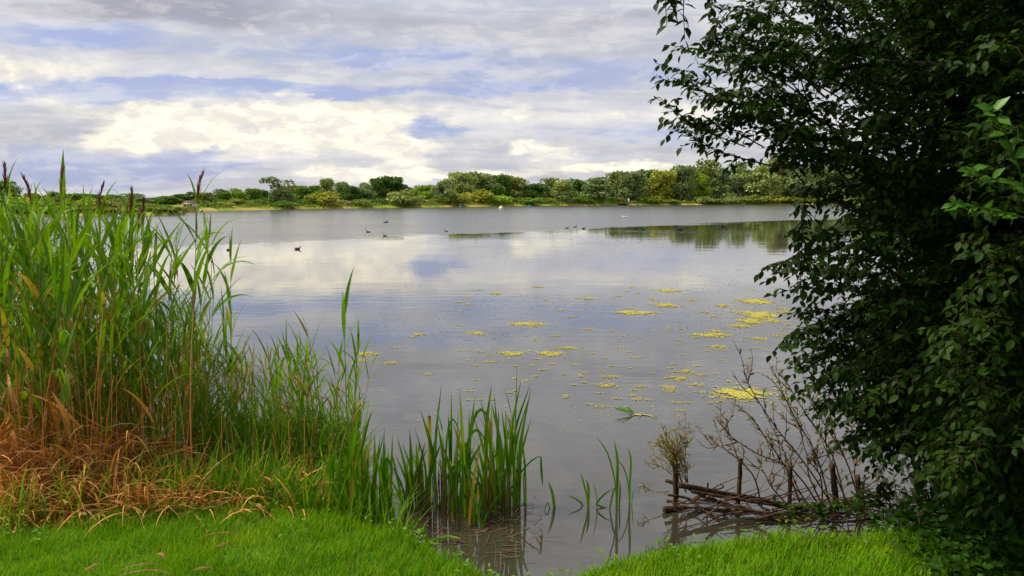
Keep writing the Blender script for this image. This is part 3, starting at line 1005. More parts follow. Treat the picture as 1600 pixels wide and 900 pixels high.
def reed_proto(h, nl, LL, LW, th, mat, plume=False, steep=False):
    o = empty('reed')
    bend = random.uniform(.02, .09)
    a0 = random.uniform(0, 6.28)
    pts = [(bend * math.sin(a0) * (z / h) ** 2 * h, bend * math.cos(a0) * (z / h) ** 2 * h, z) for z in np.linspace(-.1, h, 9)]
    st_ = obj('stem', mesh_np('stem', *tube(pts, list(np.linspace(.0048, .0018, 9)), 5), M_STEM, None), o)
    parts = [st_]
    for i in range(nl):
        f = (i + .6) / nl
        z = h * (.22 + .76 * f)
        x, y = bend * math.sin(a0) * (z / h) ** 2 * h, bend * math.cos(a0) * (z / h) ** 2 * h
        azi = a0 + (i % 2) * math.pi + random.uniform(-.7, .7)
        t0 = th * random.uniform(.55, 1.0) * (1 - .35 * f)
        t1 = t0 + random.choice((random.uniform(.2, .9), random.uniform(.6, 2.0))) * (.5 if steep else 1)
        lmat_ = M_DRY if (f < .35 and LW > .022 and random.random() < .5) else (M_OLIVE if random.random() < .12 else mat)
        L = LL * random.uniform(.7, 1.15) * (1 - .25 * abs(f - .6))
        parts.append(obj('leaf', blade_mesh((x, y, z), azi, t0, t1, L, LW * random.uniform(.6, 1.35), lmat_, roll=random.uniform(-.7, .7)), o))
    parts.append(obj('leaf', blade_mesh((*pts[-1][:2], h - .03), a0 + (2.5 if plume else 0), random.uniform(.12, .5), random.uniform(.5, 1.2), LL * .6, LW * .5, mat), o))
    if plume:
        n = 70
        t = RNG.random(n)
        b = np.stack([np.full(n, pts[-1][0]), np.full(n, pts[-1][1]), h - .02 + .19 * t], 1)
        b[:, 0] += np.sin(a0) * .05 * t ** 2
        b[:, 1] += np.cos(a0) * .05 * t ** 2
        V, Q, s = strips(b, a0 + RNG.normal(size=n) * .8, RNG.uniform(.05, .3, n), RNG.uniform(.3, .9, n), .11 * (1.05 - .6 * t), .006, 3)
        parts.append(obj('seed_head', mesh_np('seed_head', V, Q, M_PLUME, np.repeat(RNG.random(n), s)), o))
    kids(o, *parts)
    o['h'] = h
    return o


TALL = [reed_proto(2.1, 10, .50, .034, .72, M_REED) for _ in range(6)]
PLUM = [reed_proto(2.1, 9, .46, .030, .60, M_REED, plume=True) for _ in range(4)]
YNG = [reed_proto(1.3, 13, .30, .016, .75, random.choice((M_REEDY, M_REED))) for _ in range(5)]
SLIM = [reed_proto(1.3, 9, .34, .020, .55, M_REEDY, steep=True) for _ in range(3)]
PROTOS = {'tall': TALL, 'plume': PLUM, 'young': YNG, 'slim': SLIM}
USED = set()


def place_reed(kind, px, top, Y, label, group, lean=.07, which=None, base_z=None):
    pr = random.choice(PROTOS[kind]) if which is None else PROTOS[kind][which]
    ptop = at(px, top, Y)
    gz = max(gh(ptop.x, Y), -.12) if base_z is None else base_z
    hgt = max(.25, ptop.z - gz)
    if pr.name not in USED:
        USED.add(pr.name); o = pr
    else:
        o = copy_tree(pr)
    s = hgt / (pr['h'] + (.2 if kind == 'plume' else .22))
    lx, ly = random.gauss(0, lean), random.gauss(0, lean)
    o.location = (ptop.x - math.sin(ly) * hgt, Y + math.sin(lx) * hgt * .5, gz)
    o.rotation_euler = (lx * .5, ly, random.uniform(0, 6.28))
    o.scale = (max(s, .62), max(s, .62), s)
    return tag(o, label, 'reed', group)


# reeds with seed heads that stand against the sky and water
for px, top, Y, lb in ((4, 248, 5.6, 'drooping reed plume at the left edge of the picture'), (48, 268, 6.0, 'dark reed plume second from the left edge'),
                       (86, 272, 6.4, 'dark reed plume left of the tallest upright pair'), (118, 256, 6.0, 'tallest upright reed plume, pointing straight up'),
                       (146, 284, 6.2, 'feathery reed plume just right of the tallest one'), (168, 292, 5.9, 'reed plume in front of the spit, lower than its neighbours'),
                       (198, 306, 6.3, 'low brown reed plume above the blue buoy'), (208, 326, 6.5, 'lowest brown reed plume seen against the water'),
                       (269, 264, 6.0, 'lone reed plume rising clear at the edge of the tall bed')):
    place_reed('plume', px, top, Y, lb, 'reeds in flower', .03)
xs = [-60, 0, 60, 130, 200, 250, 280, 300]
ys = [276, 286, 284, 295, 315, 335, 375, 430]
for i in range(180):
    Y = random.uniform(5.35, 7.6)
    px = random.uniform(-70, 238) if i < 150 else random.uniform(-360, -60)
    place_reed('tall', px, float(np.interp(px, xs, ys)) + abs(random.gauss(0, 55)), Y, 'tall green reed in the dense bed at the left edge of the water', 'tall reeds of the left bed', .11)
for i in range(56):
    px = random.uniform(285, 425)
    place_reed('young', px, float(np.interp(px, [285, 330, 372, 400, 430], [455, 490, 490, 540, 575])) + abs(random.gauss(0, 38)), random.uniform(5.8, 6.9),
               'young narrow-leaved reed between the tall bed and the next tuft', 'young reeds beside the tall bed', .06)
for (px, top), o_ in zip(((322, 432), (335, 452), (372, 470), (300, 420)), ('second', 'third', 'fourth', 'first')):
    place_reed('slim', px, top, 6.2, 'slim reed rising above the young reeds, %s from the tall bed' % o_, 'slim reeds above the young ones', .03)
for i in range(52):
    px = random.uniform(425, 545)
    place_reed(random.choice(('young', 'young', 'slim')), px, float(np.interp(px, [420, 445, 480, 510, 545], [560, 510, 492, 498, 560])) + abs(random.gauss(0, 40)), random.uniform(5.7, 6.5),
               'bushy young reed in the tuft left of the open water', 'young reeds of the tuft by the open water', .06)
place_reed('slim', 531, 426, 6.0, 'single reed standing tallest above the tuft by the open water', 'reeds above the tuft', .02, 0)
place_reed('slim', 494, 462, 6.1, 'second tallest reed above the tuft by the open water', 'reeds above the tuft', .02, 1)

# the mass of stems and leaves behind and below, too many to count
n = 2600
px = RNG.uniform(-90, 290, n)
px[:500] = RNG.uniform(-380, -90, 500)
Yb = RNG.uniform(5.5, 7.9, n)
bx_ = (px - 800) / F * Yb * 1.0
bz = np.maximum(ground_h(bx_, Yb), -.1)
V1, Q1, s1 = strips(np.stack([bx_, Yb, bz + RNG.uniform(0, 1.25, n)], 1), RNG.uniform(0, 6.28, n), RNG.uniform(.05, .7, n), RNG.uniform(.5, 1.9, n), RNG.uniform(.25, .5, n), RNG.uniform(.012, .024, n), 5, .15)
px = RNG.uniform(285, 560, 1500)
Yb = RNG.uniform(5.6, 6.6, 1500)
bx_ = (px - 800) / F * Yb
bz = np.maximum(ground_h(bx_, Yb), -.05)
V2, Q2, s2 = strips(np.stack([bx_, Yb, bz + RNG.uniform(0, .5, 1500)], 1), RNG.uniform(0, 6.28, 1500), RNG.uniform(.05, .6, 1500), RNG.uniform(.4, 1.7, 1500), RNG.uniform(.2, .42, 1500), RNG.uniform(.009, .018, 1500), 5, .15)
a = Acc()
a.add(V1, Q1, np.repeat(RNG.random(n) * .5, s1))
a.add(V2, Q2, np.repeat(RNG.random(1500) * .5, s2))
tag(obj('reed_undergrowth', a.mesh('reed_undergrowth', M_REED)), 'tangle of lower reed leaves filling the bed on the left', 'reeds', kind='stuff')
# dry standing stems in the bed
n = 420
px = np.concatenate([RNG.uniform(-60, 290, 300), RNG.uniform(290, 545, 120)])
Yb = RNG.uniform(5.2, 6.9, n)
bx_ = (px - 800) / F * Yb
V, Q, s = strips(np.stack([bx_, Yb, np.maximum(ground_h(bx_, Yb), -.1)], 1), RNG.uniform(0, 6.28, n), RNG.normal(size=n) * .12, RNG.normal(size=n) * .3, np.where(px < 290, RNG.uniform(.5, 1.5, n), RNG.uniform(.3, .8, n)), RNG.uniform(.006, .010, n), 4, .4, 'stalk')
tag(obj('dry_reed_stems', mesh_np('dry_reed_stems', V, Q, M_DRY, np.repeat(RNG.random(n), s))), 'thin dry orange stems standing among the green reeds', 'reeds', kind='stuff')

# heap of broken dead reeds in front of the bed
heap = empty('dead_reed_heap', (-2.6, 5.25, gh(-2.6, 5.25)))
hp = heap.location


def heap_pts(n):
    px = np.concatenate([RNG.uniform(-60, 285, int(n * .84)) - (RNG.random(int(n * .84)) < .15) * 260, RNG.uniform(285, 500, n - int(n * .84))])
    Y = RNG.uniform(4.8, 6.0, n)
    x = (px - 800) / F * Y
    top = np.interp(px, [-60, 30, 120, 200, 285, 400, 500], [.72, .80, .78, .60, .46, .34, .22])
    front = np.clip((Y - np.interp(x, EX, EY)) / .55, 0.0, 1)
    z = ground_h(x, Y) + RNG.random(n) ** .6 * top * front * (.75 + .25 * np.sin(px * .045) * np.sin(px * .021 + Y * 2)) + .015
    return np.stack([x, Y, np.maximum(z, .02)], 1), px


n = 2500
b, px = heap_pts(n)
V, Q, s = strips(b, 2.5 + RNG.normal(size=n) * 1.0, RNG.uniform(.3, 1.7, n), RNG.uniform(1.2, 2.7, n), RNG.uniform(.15, .5, n), RNG.uniform(.005, .018, n), 5, .3, 'leaf')
lt = obj('litter', mesh_np('litter', V - np.array(hp), Q, M_DRY, np.repeat(RNG.random(n), s)), heap)
lt['kind'] = 'stuff'
STK = []
for i in range(14):
    V, Q, s = strips([(0, 0, 0)], 0, 0, random.uniform(.3, 1.5), random.uniform(.2, .5), random.uniform(.006, .014), 6, .3, random.choice(('stalk', 'leaf', 'leaf')))
    STK.append(mesh_np('stalk', V, Q, M_DRY, np.full(s, .3)))
b, px = heap_pts(240)
for i in range(240):
    o = obj('stalk', STK[i % 14], heap, Vector(b[i]) - hp)
    o.rotation_euler = (random.uniform(.4, 2.1), random.uniform(-.5, .5), random.uniform(0, 6.28))
tag(heap, 'heap of broken orange dead reeds between the lawn and the tall green bed', 'dead reeds')

# green grass blades growing through the dead reeds towards the water
n = 2300
px = np.concatenate([RNG.uniform(-40, 300, 500), RNG.uniform(240, 625, 1800)])
Yb = np.interp((px - 800) / F * 5, EX, EY) + RNG.uniform(-.02, .75, n)
bx_ = (px - 800) / F * Yb
V, Q, s = strips(np.stack([bx_, Yb, np.maximum(ground_h(bx_, Yb), -.05)], 1), RNG.uniform(0, 6.28, n), RNG.uniform(0, .35, n), RNG.uniform(.1, 1.6, n), RNG.uniform(.2, .55, n) * np.interp(px, [-40, 200, 350, 620], [1.1, 1, 1, 1]), RNG.uniform(.006, .014, n), 6, .12, 'leaf')
tag(obj('bank_sedge', mesh_np('bank_sedge', V, Q, M_REEDY, np.repeat(RNG.random(n) * .5, s))), 'long green sedge blades at the water edge beside the lawn', 'sedge', kind='stuff')

# a few weedy leaves in front of the heap are part of the undergrowth; strap-leaved clumps stand free
def strap_plant(px, base_py, Y, tops, label, name='strap_leaf_plant', group='strap-leaved plants', wd=.028, mat=M_STRAP):
    c = at(px, base_py, Y)
    gz = max(gh(c.x, Y), -.15)
    o = empty(name, (c.x, Y, gz))
    for i, (tx, ty) in enumerate(tops):
        tip = at(tx, ty, Y + random.uniform(-.15, .15))
        b_ = Vector((random.gauss(0, .045), random.gauss(0, .06), 0))
        d = tip - Vector((c.x, Y, gz)) - b_
        mid_ = b_ + Vector((d.x * .30 + random.gauss(0, .012), d.y * .3, d.z * .6))
        end = b_ + d
        pts = smooth_pts([b_, mid_, end], 8)
        if random.random() < .14:
            pts = smooth_pts([b_, b_ + Vector((d.x * .3, d.y * .3, d.z * .8)), b_ + Vector((d.x * .75, d.y, d.z * 1.0)), b_ + Vector((d.x * 1.3, d.y, d.z * .86))], 9)
        w = wd * random.uniform(.7, 1.1)
        m_ = len(pts)
        ws = [w * (.7 + .3 * min(1, 4 * k / m_)) * (1 if k < .5 * m_ else max(.04, 1 - ((k / (m_ - 1) - .5) / .5) ** 2)) for k in range(m_)]
        V, Q = ribbon(pts, ws, (random.uniform(-.9, .9), -1, .1))
        obj('blade', mesh_np('blade', V, Q, M_OLIVE if random.random() < .12 else (M_REEDY if random.random() < .3 else mat), np.full(len(V), random.random() * .5)), o)
    return tag(o, label, 'water plant', group)


def fan(cx, top, spread, n, dy=60):
    return [(cx + random.gauss(0, spread), top + abs(random.gauss(0, dy * .6))) for _ in range(n)]


STRAPS = [(525, 838, 5.0, fan(520, 665, 16, 7), 'broad green blades at the bank, leftmost clump of the row by the lawn'),
          (546, 842, 4.95, fan(545, 640, 14, 8), 'tallest clump of broad blades in the row by the lawn'),
          (566, 846, 4.9, fan(570, 690, 16, 8), 'broad blades right of the tallest clump by the lawn'),
          (586, 840, 5.0, fan(592, 660, 12, 7), 'clump of broad blades leaning right at the end of the row by the lawn'),
          (600, 815, 5.4, fan(603, 655, 8, 5), 'slender upright blades at the water edge right of the row'),
          (480, 835, 5.0, fan(478, 720, 22, 8), 'short arching blades left of the row by the lawn'),
          (430, 820, 5.15, fan(425, 730, 26, 9), 'short green blades in front of the dead reeds'),
          (360, 812, 5.2, fan(355, 720, 26, 8), 'sparse green blades among the dead reeds')]
for px, py, Y, tops, lb in STRAPS:
    tops = tops + [(x + random.gauss(0, 14), y + abs(random.gauss(15, 30))) for x, y in tops]
    strap_plant(px, py, Y, tops, lb, group='blades along the lawn edge')
CENT = [(668, 790, 5.95, [(657, 640), (648, 668), (672, 650), (690, 690), (640, 700), (664, 690)], 'leftmost blades of the clump standing in the water'),
        (700, 800, 5.85, [(690, 600), (705, 612), (716, 640), (684, 660), (735, 690), (700, 645), (722, 660)], 'broad-bladed clump in the water with a blade bending left'),
        (728, 806, 5.8, [(718, 606), (742, 620), (760, 640), (708, 660), (745, 700), (733, 640), (722, 690), (752, 672)], 'dense middle of the clump standing in the water'),
        (757, 800, 5.9, [(768, 600), (750, 620), (779, 640), (790, 690), (740, 650), (764, 655)], 'blades with a cut-off top in the middle of the clump'),
        (780, 795, 5.95, [(772, 615), (790, 640), (800, 660), (770, 690), (784, 640)], 'blades on the inner right of the clump standing in the water'),
        (745, 815, 5.65, [(738, 700), (728, 720), (765, 720), (752, 690), (716, 715)], 'short blades at the front foot of the clump in the water'),
        (642, 800, 5.9, [(628, 690), (620, 680), (650, 690), (660, 710), (612, 705), (640, 670), (634, 720), (668, 700)], 'small weak tuft at the left foot of the clump in the water'),
        (803, 797, 5.95, [(808, 565), (800, 640), (830, 605), (822, 640), (815, 590), (831, 650), (795, 690)], 'tallest pointed blades at the right of the clump in the water')]
for px, py, Y, tops, lb in CENT:
    tops = tops + [(x + random.gauss(0, 16), y + abs(random.gauss(45, 35))) for x, y in tops]
    strap_plant(px, py, Y, tops, lb, group='clump standing in the water', wd=.027 if px != 803 else .019)
for i_, (px, top, Y, k) in enumerate(((655, 690, 6.0, 1), (690, 650, 6.1, 0), (722, 650, 6.15, 2), (764, 640, 6.1, 2), (790, 610, 6.05, 0), (812, 640, 6.0, 1))):
    place_reed('slim', px, top, Y, 'thin reed inside the clump standing in the water, %s from the left' % ORD[i_], 'thin reeds of the water clump', .05, k, -.1)
for px, top, Y, k in ()and((790, 610, 6.05, 0), (812, 640, 6.0, 1), (764, 640, 6.1, 2), (690, 650, 6.1, 0), (655, 690, 6.0, 1), (722, 650, 6.15, 2)):
    place_reed('slim', px, top, Y, 'thin reed inside the clump standing in the water', 'thin reeds of the water clump', .05, k, -.1)
# dead brown stubble at the feet of the clump
n = 150
px = RNG.uniform(628, 800, n)
Yb = RNG.uniform(5.45, 6.2, n)
bx_ = (px - 800) / F * Yb
V, Q, s = strips(np.stack([bx_, Yb, np.full(n, -.1)], 1), RNG.uniform(0, 6.28, n), RNG.normal(size=n) * .1, RNG.normal(size=n) * .25, RNG.uniform(.2, .48, n), RNG.uniform(.006, .014, n), 3, .4, 'stalk')
M_DEADW = leaf_mat('wet_dead_stem', (0.15, 0.075, 0.03), (0.06, 0.035, 0.018), (0.22, 0.12, 0.05), 0.0, 0.6, grain=9)
tag(obj('dead_stubble', mesh_np('dead_stubble', V, Q, M_DEADW, np.repeat(RNG.random(n), s))), 'short brown dead stems standing in the water round the clump', 'dead stems', kind='stuff')


def px_blade(name, pts, Y, w, label, mat=M_STRAP, parent=None, ext=True, taper=True, dY=0.0):
    P = [at(x, y, Y + dY * i / max(1, len(pts) - 1)) for i, (x, y) in enumerate(pts)]
    if ext: P[0] = Vector((P[0].x, P[0].y, -.08))
    P = smooth_pts(P, 10)
    n_ = len(P)
    ws = [w * (.55 + .45 * min(1, 3 * k / n_)) * ((1 if k < .6 * n_ else max(.05, 1 - ((k / (n_ - 1) - .6) / .4) ** 1.7)) if taper else 1) for k in range(n_)]
    loc = parent.location if parent else Vector((P[0].x, P[0].y, 0))
    V, Q = ribbon([p - loc for p in P], ws)
    o = obj(name, mesh_np(name, V, Q, mat, np.full(len(V), random.random() * .5)), parent)
    if not parent:
        o.location = loc
        tag(o, label, 'water plant', 'single shoots in the open water')
    return o


def shoot(blades, Y, label, name='reed_shoot'):
    x, y = blades[0][0][0]
    p = at(x, y, Y)
    o = empty(name, (p.x, p.y, 0))
    for pts, w in blades:
        px_blade('blade', pts, Y, w, None, M_STRAP, o, ext=pts[0][1] > 770, dY=random.uniform(-.1, .1))
    return tag(o, label, 'water plant', 'single shoots in the open water')


shoot([([(918, 806), (918, 780), (912, 755), (907, 736)], .016), ([(919, 806), (920, 775), (919, 760), (916, 749)], .018), ([(912, 805), (910, 790), (902, 781), (885, 773)], .014)], 5.93, 'three-bladed shoot, left of the tall pair in open water')
shoot([([(963, 810), (964, 770), (965, 720), (959, 686)], .022), ([(963, 810), (962, 760), (950, 710), (931, 681)], .012), ([(966, 808), (968, 785), (969, 765), (968, 750)], .014),
       ([(962, 808), (950, 795), (932, 788), (945, 772), (958, 764)], .016), ([(950, 795), (958, 770), (966, 755)], .014)], 5.88, 'tallest shoot in open water with a folded blade')
shoot([([(984, 797), (984, 760), (986, 720), (981, 698)], .018), ([(983, 796), (982, 760), (974, 730), (958, 713)], .009), ([(986, 796), (988, 778), (991, 763)], .008)], 6.0, 'slender upright shoot, right of the tallest one in open water')
shoot([([(868, 806), (866, 790), (863, 770), (856, 751)], .022), ([(863, 777), (856, 786), (849, 800)], .009)], 5.92, 'short shoot with a broad bent tip in open water')
shoot([([(932, 806), (933, 785), (930, 765), (926, 755)], .008)], 5.93, 'hair-thin lone stem between the shoots in open water')
shoot([([(820, 818), (819, 780), (818, 750), (820, 726)], .009)], 5.8, 'thin straight stem just right of the water clump')
fl = shoot([([(784, 790), (800, 760), (822, 728), (838, 715), (845, 713)], .012), ([(845, 713), (846, 735), (848, 760)], .018)], 5.95, 'blade arching from the clump and snapped straight down at its tip')

M_ROOT = leaf_mat('pale_root', (0.42, 0.36, 0.16), (0.30, 0.26, 0.12), (0.46, 0.40, 0.2), 0.0, 0.7)
# uprooted floating fragment
fo = on(990, 648)
frag = empty('floating_reed_fragment', (fo.x, fo.y, 0))
for an, L in ((2.6, .17), (2.9, .2), (3.25, .19), (3.7, .16), (2.3, .09)):
    d = Vector((math.cos(an), math.sin(an) * .9, 0))
    V, Q = ribbon([d * (L * t) + Vector((0, 0, .015 + .05 * t)) for t in np.linspace(0, 1, 5)], [.025, .035, .035, .03, .016], (0, -.3, 1))
    obj('blade', mesh_np('blade', V, Q, M_STRAP, np.full(len(V), random.random() * .5)), frag)
for an, L in ((.5, .18), (-.5, .30), (-.75, .38), (-1.3, .25), (-1.9, .2)):
    d = Vector((math.cos(an), math.sin(an) * .6, 0))
    a = Acc()
    a.add(*tube([d * (.03 + L * .8 * t) + Vector((.03 * math.sin(6 * t + an), .02 * math.sin(4 * t), .006)) for t in np.linspace(0, 1, 6)], list(np.linspace(.006, .0025, 6)), 5))
    obj('root', a.mesh('root', M_ROOT), frag)
tag(frag, 'uprooted green plant floating with pale roots on the open water', 'water plant')

# long broken stems lying on the water in front of the clump
for pts, lb, w in (([(540, 848), (565, 830), (600, 842), (650, 846), (690, 850)], 'pale bent stem lying from the lawn edge onto the water', .022),
                   ([(640, 872), (668, 848), (700, 838), (720, 842)], 'green blade bent over at the lawn corner', .02),
                   ([(600, 770), (625, 775), (655, 785)], 'green blade lying flat left of the water clump', .03),
                   ([(660, 880), (668, 850), (662, 830), (650, 810)], 'upright green blade at the lawn corner', .028)):
    P = []
    for x, y in pts:
        p = on(x, y, .03)
        g = gh(p.x, p.y)
        if g > .0: p = on(x, y, g + .07)
        P.append(p)
    if 'upright' in lb:
        P = [at(x, y, P[0].y) for x, y in pts]
    P = smooth_pts(P, 8)
    V, Q = ribbon([p - P[0] for p in P], [w] * (len(P) - 2) + [w * .8, w * .2], (.1, -.6, .8))
    o = obj('fallen_blade', mesh_np('fallen_blade', V, Q, M_DRY if ('reddish' in lb) else M_REEDY, np.full(len(V), .2)))
    o.location = P[0]
    tag(o, lb, 'leaf blade')

M_SCRAP = leaf_mat('dry_scrap', (0.24, 0.11, 0.04), (0.12, 0.05, 0.02), (0.36, 0.20, 0.09), 0.1, 0.8, grain=40)
# dry bits fallen on the lawn
for i, (x, y, an, L, lb) in enumerate(((250, 862, 2.4, .10, 'curled brown leaf on the lawn above the long twig'), (340, 832, .2, .22, 'arched dry stalk on the lawn near the sedge'), (348, 845, .5, .07, 'brown curled leaf below the arched stalk on the lawn'),
                                       (222, 880, .15, .20, 'dark curved stalk near the bottom of the lawn'), (230, 893, -.1, .28, 'long pale straw lying at the bottom of the lawn'), (145, 878, 1.0, .08, 'pale dry scrap at the lower left of the lawn'),
                                       (290, 865, .9, .05, 'small orange dry scrap in the middle of the lawn'), (318, 882, .1, .09, 'short brown twig low on the lawn'), (1187, 882, .4, .035, 'small orange fallen leaf on the right-hand grass'), (308, 818, .2, .03, 'tiny pale scrap at the top of the lawn'))):
    p = on(x, y, .42)
    z = gh(p.x, p.y) + .06
    p = on(x, y, z)
    d = Vector((math.cos(an), math.sin(an), 0))
    P = [d * (L * (t - .5)) + Vector((.1 * L * math.sin(3 * t), 0, .12 * L * math.sin(3.14 * t))) for t in np.linspace(0, 1, 6)]
    w = .007 if L > .12 else L * .16
    z0 = -.025
    P = [q + Vector((0, 0, z0)) for q in P]
    V, Q = ribbon(P, [w * .5, w, w, w, w * .8, w * .2], (0, -.5, 1))
    o = obj('dry_scrap', mesh_np('dry_scrap', V, Q, M_SCRAP, np.full(len(V), random.random())))
    o.location = p
    tag(o, lb, 'dry scrap')

# ------------------------------------------------------------------ floating algae
def disc_mass(C, r, zz, rng):
    n = len(C)
    ang_ = np.linspace(0, 2 * np.pi, 7)[:-1]
    rad = r[:, None] * rng.uniform(.55, 1.25, (n, 6))
    V = np.zeros((n, 6, 3))
    ph = rng.uniform(0, 6.28, n)
    V[:, :, 0] = C[:, 0, None] + rad * np.cos(ang_ + ph[:, None])
    V[:, :, 1] = C[:, 1, None] + rad * np.sin(ang_ + ph[:, None])
    V[:, :, 2] = zz[:, None] + rng.uniform(-.0015, .003, (n, 6))
    q = np.array([(0, 1, 2, 3), (0, 3, 4, 5)])
    Fc = (np.arange(n)[:, None, None] * 6 + q[None]).reshape(-1, 4)
    return V.reshape(-1, 3), Fc


PATCH = [(360, 193, 95, 8), (130, 235, 48, 9), (290, 328, 70, 12), (465, 328, 68, 13), (545, 303, 60, 7), (190, 365, 35, 5), (385, 382, 26, 6), (475, 375, 20, 4), (735, 433, 55, 8), (725, 473, 62, 13), (605, 430, 18, 9),
         (875, 478, 40, 7), (1005, 485, 36, 20), (1050, 440, 52, 13), (1085, 410, 45, 12), (1150, 425, 35, 8), (1340, 510, 130, 30), (1135, 470, 50, 9), (1150, 503, 40, 6), (1040, 550, 40, 9), (1055, 585, 24, 6),
         (770, 533, 40, 6), (700, 568, 50, 10), (535, 520, 22, 6), (1200, 243, 100, 10), (1215, 224, 30, 8), (1230, 295, 50, 8), (1325, 202, 55, 9), (1375, 180, 60, 13), (1415, 150, 75, 17), (1475, 177, 36, 9),
         (1400, 90, 68, 12), (1250, 110, 38, 7), (990, 108, 50, 10), (850, 141, 100, 9), (640, 78, 35, 5), (1115, 85, 26, 5), (1420, 260, 42, 9), (1000, 42, 55, 7), (860, 346, 32, 5), (825, 320, 18, 4), (350, 450, 38, 7), (1210, 157, 30, 5), (130, 380, 20, 4), (-390, 360, 40, 10), (-370, 330, 60, 10), (-260, 370, 45, 8), (-400, 560, 35, 9), (-130, 240, 40, 7), (-160, 250, 25, 5), (-90, 420, 36, 7), (-230, 300, 26, 5)]
for _ in range(150):
    q_ = random.random()
    PATCH.append((1500 * (1 - random.random() ** 1.6) + 40, 20 + 540 * q_, random.uniform(7, 36), random.uniform(2, 5.5)))
BIGN = {(1340, 510): 'largest floating patch of yellow algae, beside the bare twigs', (1005, 485): 'round patch of yellow algae left of the largest one', (1050, 440): 'yellow algae patch above the round one',
        (1085, 410): 'upper ragged algae patch of the cluster above the round one', (290, 328): 'left one of the two algae patches above the water clump', (465, 328): 'right one of the two algae patches above the water clump',
        (360, 193): 'long thin algae streak in the middle of the open water', (850, 141): 'long thin algae streak halfway to the dark tree', (1200, 243): 'ragged algae streak below the dark tree\'s side cluster', (1375, 180): 'yellow algae patch in the cluster beside the dark tree',
        (1415, 150): 'widest algae patch of the cluster beside the dark tree', (1400, 90): 'algae patch farthest out beside the dark tree', (725, 473): 'speckled algae patch left of the round one', (1040, 550): 'small oval algae patch above the floating roots'}
rest = Acc()
for (cx, cy, hw, hh) in PATCH:
    px, py = 700 + cx / 2.909, 440 + cy / 2.909
    c = on(px, py)
    rx = hw / 2.909 / F * c.y
    ry = hh / 2.909 * c.y ** 2 / (F * CAMZ)
    n = int(np.clip(2600 * rx * ry / .1, 120, 4200))
    u = RNG.normal(size=(n, 2)) * np.where(RNG.random(n) < .72, .46, .95)[:, None]
    lob = np.sin(u[:, 0] * 5 + cx) * np.cos(u[:, 1] * 4 + cy) + .6 * np.sin(u[:, 0] * 11 + u[:, 1] * 7 + cy)
    th_ = np.arctan2(u[:, 1], u[:, 0])
    lim = .85 + .22 * np.sin(3 * th_ + cx) + .16 * np.sin(7 * th_ + cy) + .1 * np.sin(13 * th_ + cx) + RNG.normal(size=n) * .08
    u = u[((np.hypot(u[:, 0], u[:, 1]) < lim) | (RNG.random(n) < .16)) & (lob > -.45 + RNG.normal(size=n) * .3)]
    n = len(u)
    sz = np.clip(math.sqrt(rx * ry) * .06, .006, .035)
    C_ = u * np.array([rx, ry])
    V, Q = disc_mass(C_, RNG.uniform(.4, 1.3, n) * sz, RNG.uniform(.002, .006, n), RNG)
    t = np.repeat(RNG.random(n), 6)
    lb = BIGN.get((cx, cy))
    if lb:
        o = obj('algae_patch', mesh_np('algae_patch', V, Q, M_ALGAE, t, False), None, (c.x, c.y, 0))
        tag(o, lb, 'algae', 'large algae patches')
    else:
        rest.add(V + np.array([c.x, c.y, 0]), Q, t)
n = 520
px, py = RNG.uniform(540, 1260, n), 430 + 240 * RNG.random(n) ** 1.5
C_ = np.array([tuple(on(float(x), float(y)))[:2] for x, y in zip(px, py)])
V, Q = disc_mass(C_, RNG.uniform(.003, .012, n) * np.sqrt(C_[:, 1] / 8), RNG.uniform(.003, .008, n), RNG)
rest.add(V, Q, np.repeat(RNG.random(n), 6))
tag(obj('scattered_algae', rest.mesh('scattered_algae', M_ALGAE, False)), 'small yellow algae scraps scattered over the open water', 'algae', kind='stuff')
# dark specks of weed breaking the surface farther out
n = 15000
px, py = RNG.uniform(300, 1300, n), 385 + 150 * RNG.random(n) ** 1.2
dens = np.sin(px * .011 + 1.2 * np.sin(py * .09)) + np.interp(px, [300, 800, 950, 1300], [-.7, .0, .8, .9]) + RNG.normal(size=n) * .5
k = dens > .55
C_ = np.array([tuple(on(float(x), float(y)))[:2] for x, y in zip(px[k], py[k])])
V, Q = disc_mass(C_, RNG.uniform(.004, .014, len(C_)) * C_[:, 1] / 14, RNG.uniform(.002, .006, len(C_)), RNG)
n2_ = 3500
px2 = RNG.uniform(860, 1330, n2_)
py2 = 347 + 30 * RNG.random(n2_) + np.interp(px2, [860, 1240], [8, 0])
C2 = np.array([tuple(on(float(x), float(y)))[:2] for x, y in zip(px2, py2)])
V2, Q2 = disc_mass(C2, RNG.uniform(.012, .05, n2_), RNG.uniform(.002, .008, n2_), RNG)
Q = np.vstack([Q, Q2 + len(V)])
V = np.vstack([V, V2])
C_ = np.vstack([C_, C2])
tag(obj('surface_weed', mesh_np('surface_weed', V, Q, M_SPECK, np.repeat(RNG.random(len(C_)), 6), False)), 'brown specks of weed dotting the water in the middle distance', 'water weed', kind='stuff')
# brown debris floating round the feet of the clump and along the edge
n = 260
px = RNG.uniform(600, 850, n)
py = RNG.normal(size=n) * 26 + 822
C_ = np.array([tuple(on(float(x), float(y)))[:2] for x, y in zip(px, py)])
k = ground_h(C_[:, 0], C_[:, 1]) < .0
C_ = C_[k]
n = len(C_)
V, Q, s = strips(np.stack([C_[:, 0], C_[:, 1], RNG.uniform(.003, .01, n)], 1), RNG.uniform(0, 6.28, n), np.full(n, 1.56), np.full(n, 1.57), RNG.uniform(.02, .16, n), RNG.uniform(.003, .009, n), 2, 0, 'stalk')
tag(obj('floating_debris', mesh_np('floating_debris', V, Q, M_DEADW, np.repeat(RNG.random(n), s))), 'brown plant debris floating round the foot of the water clump', 'debris', kind='stuff')
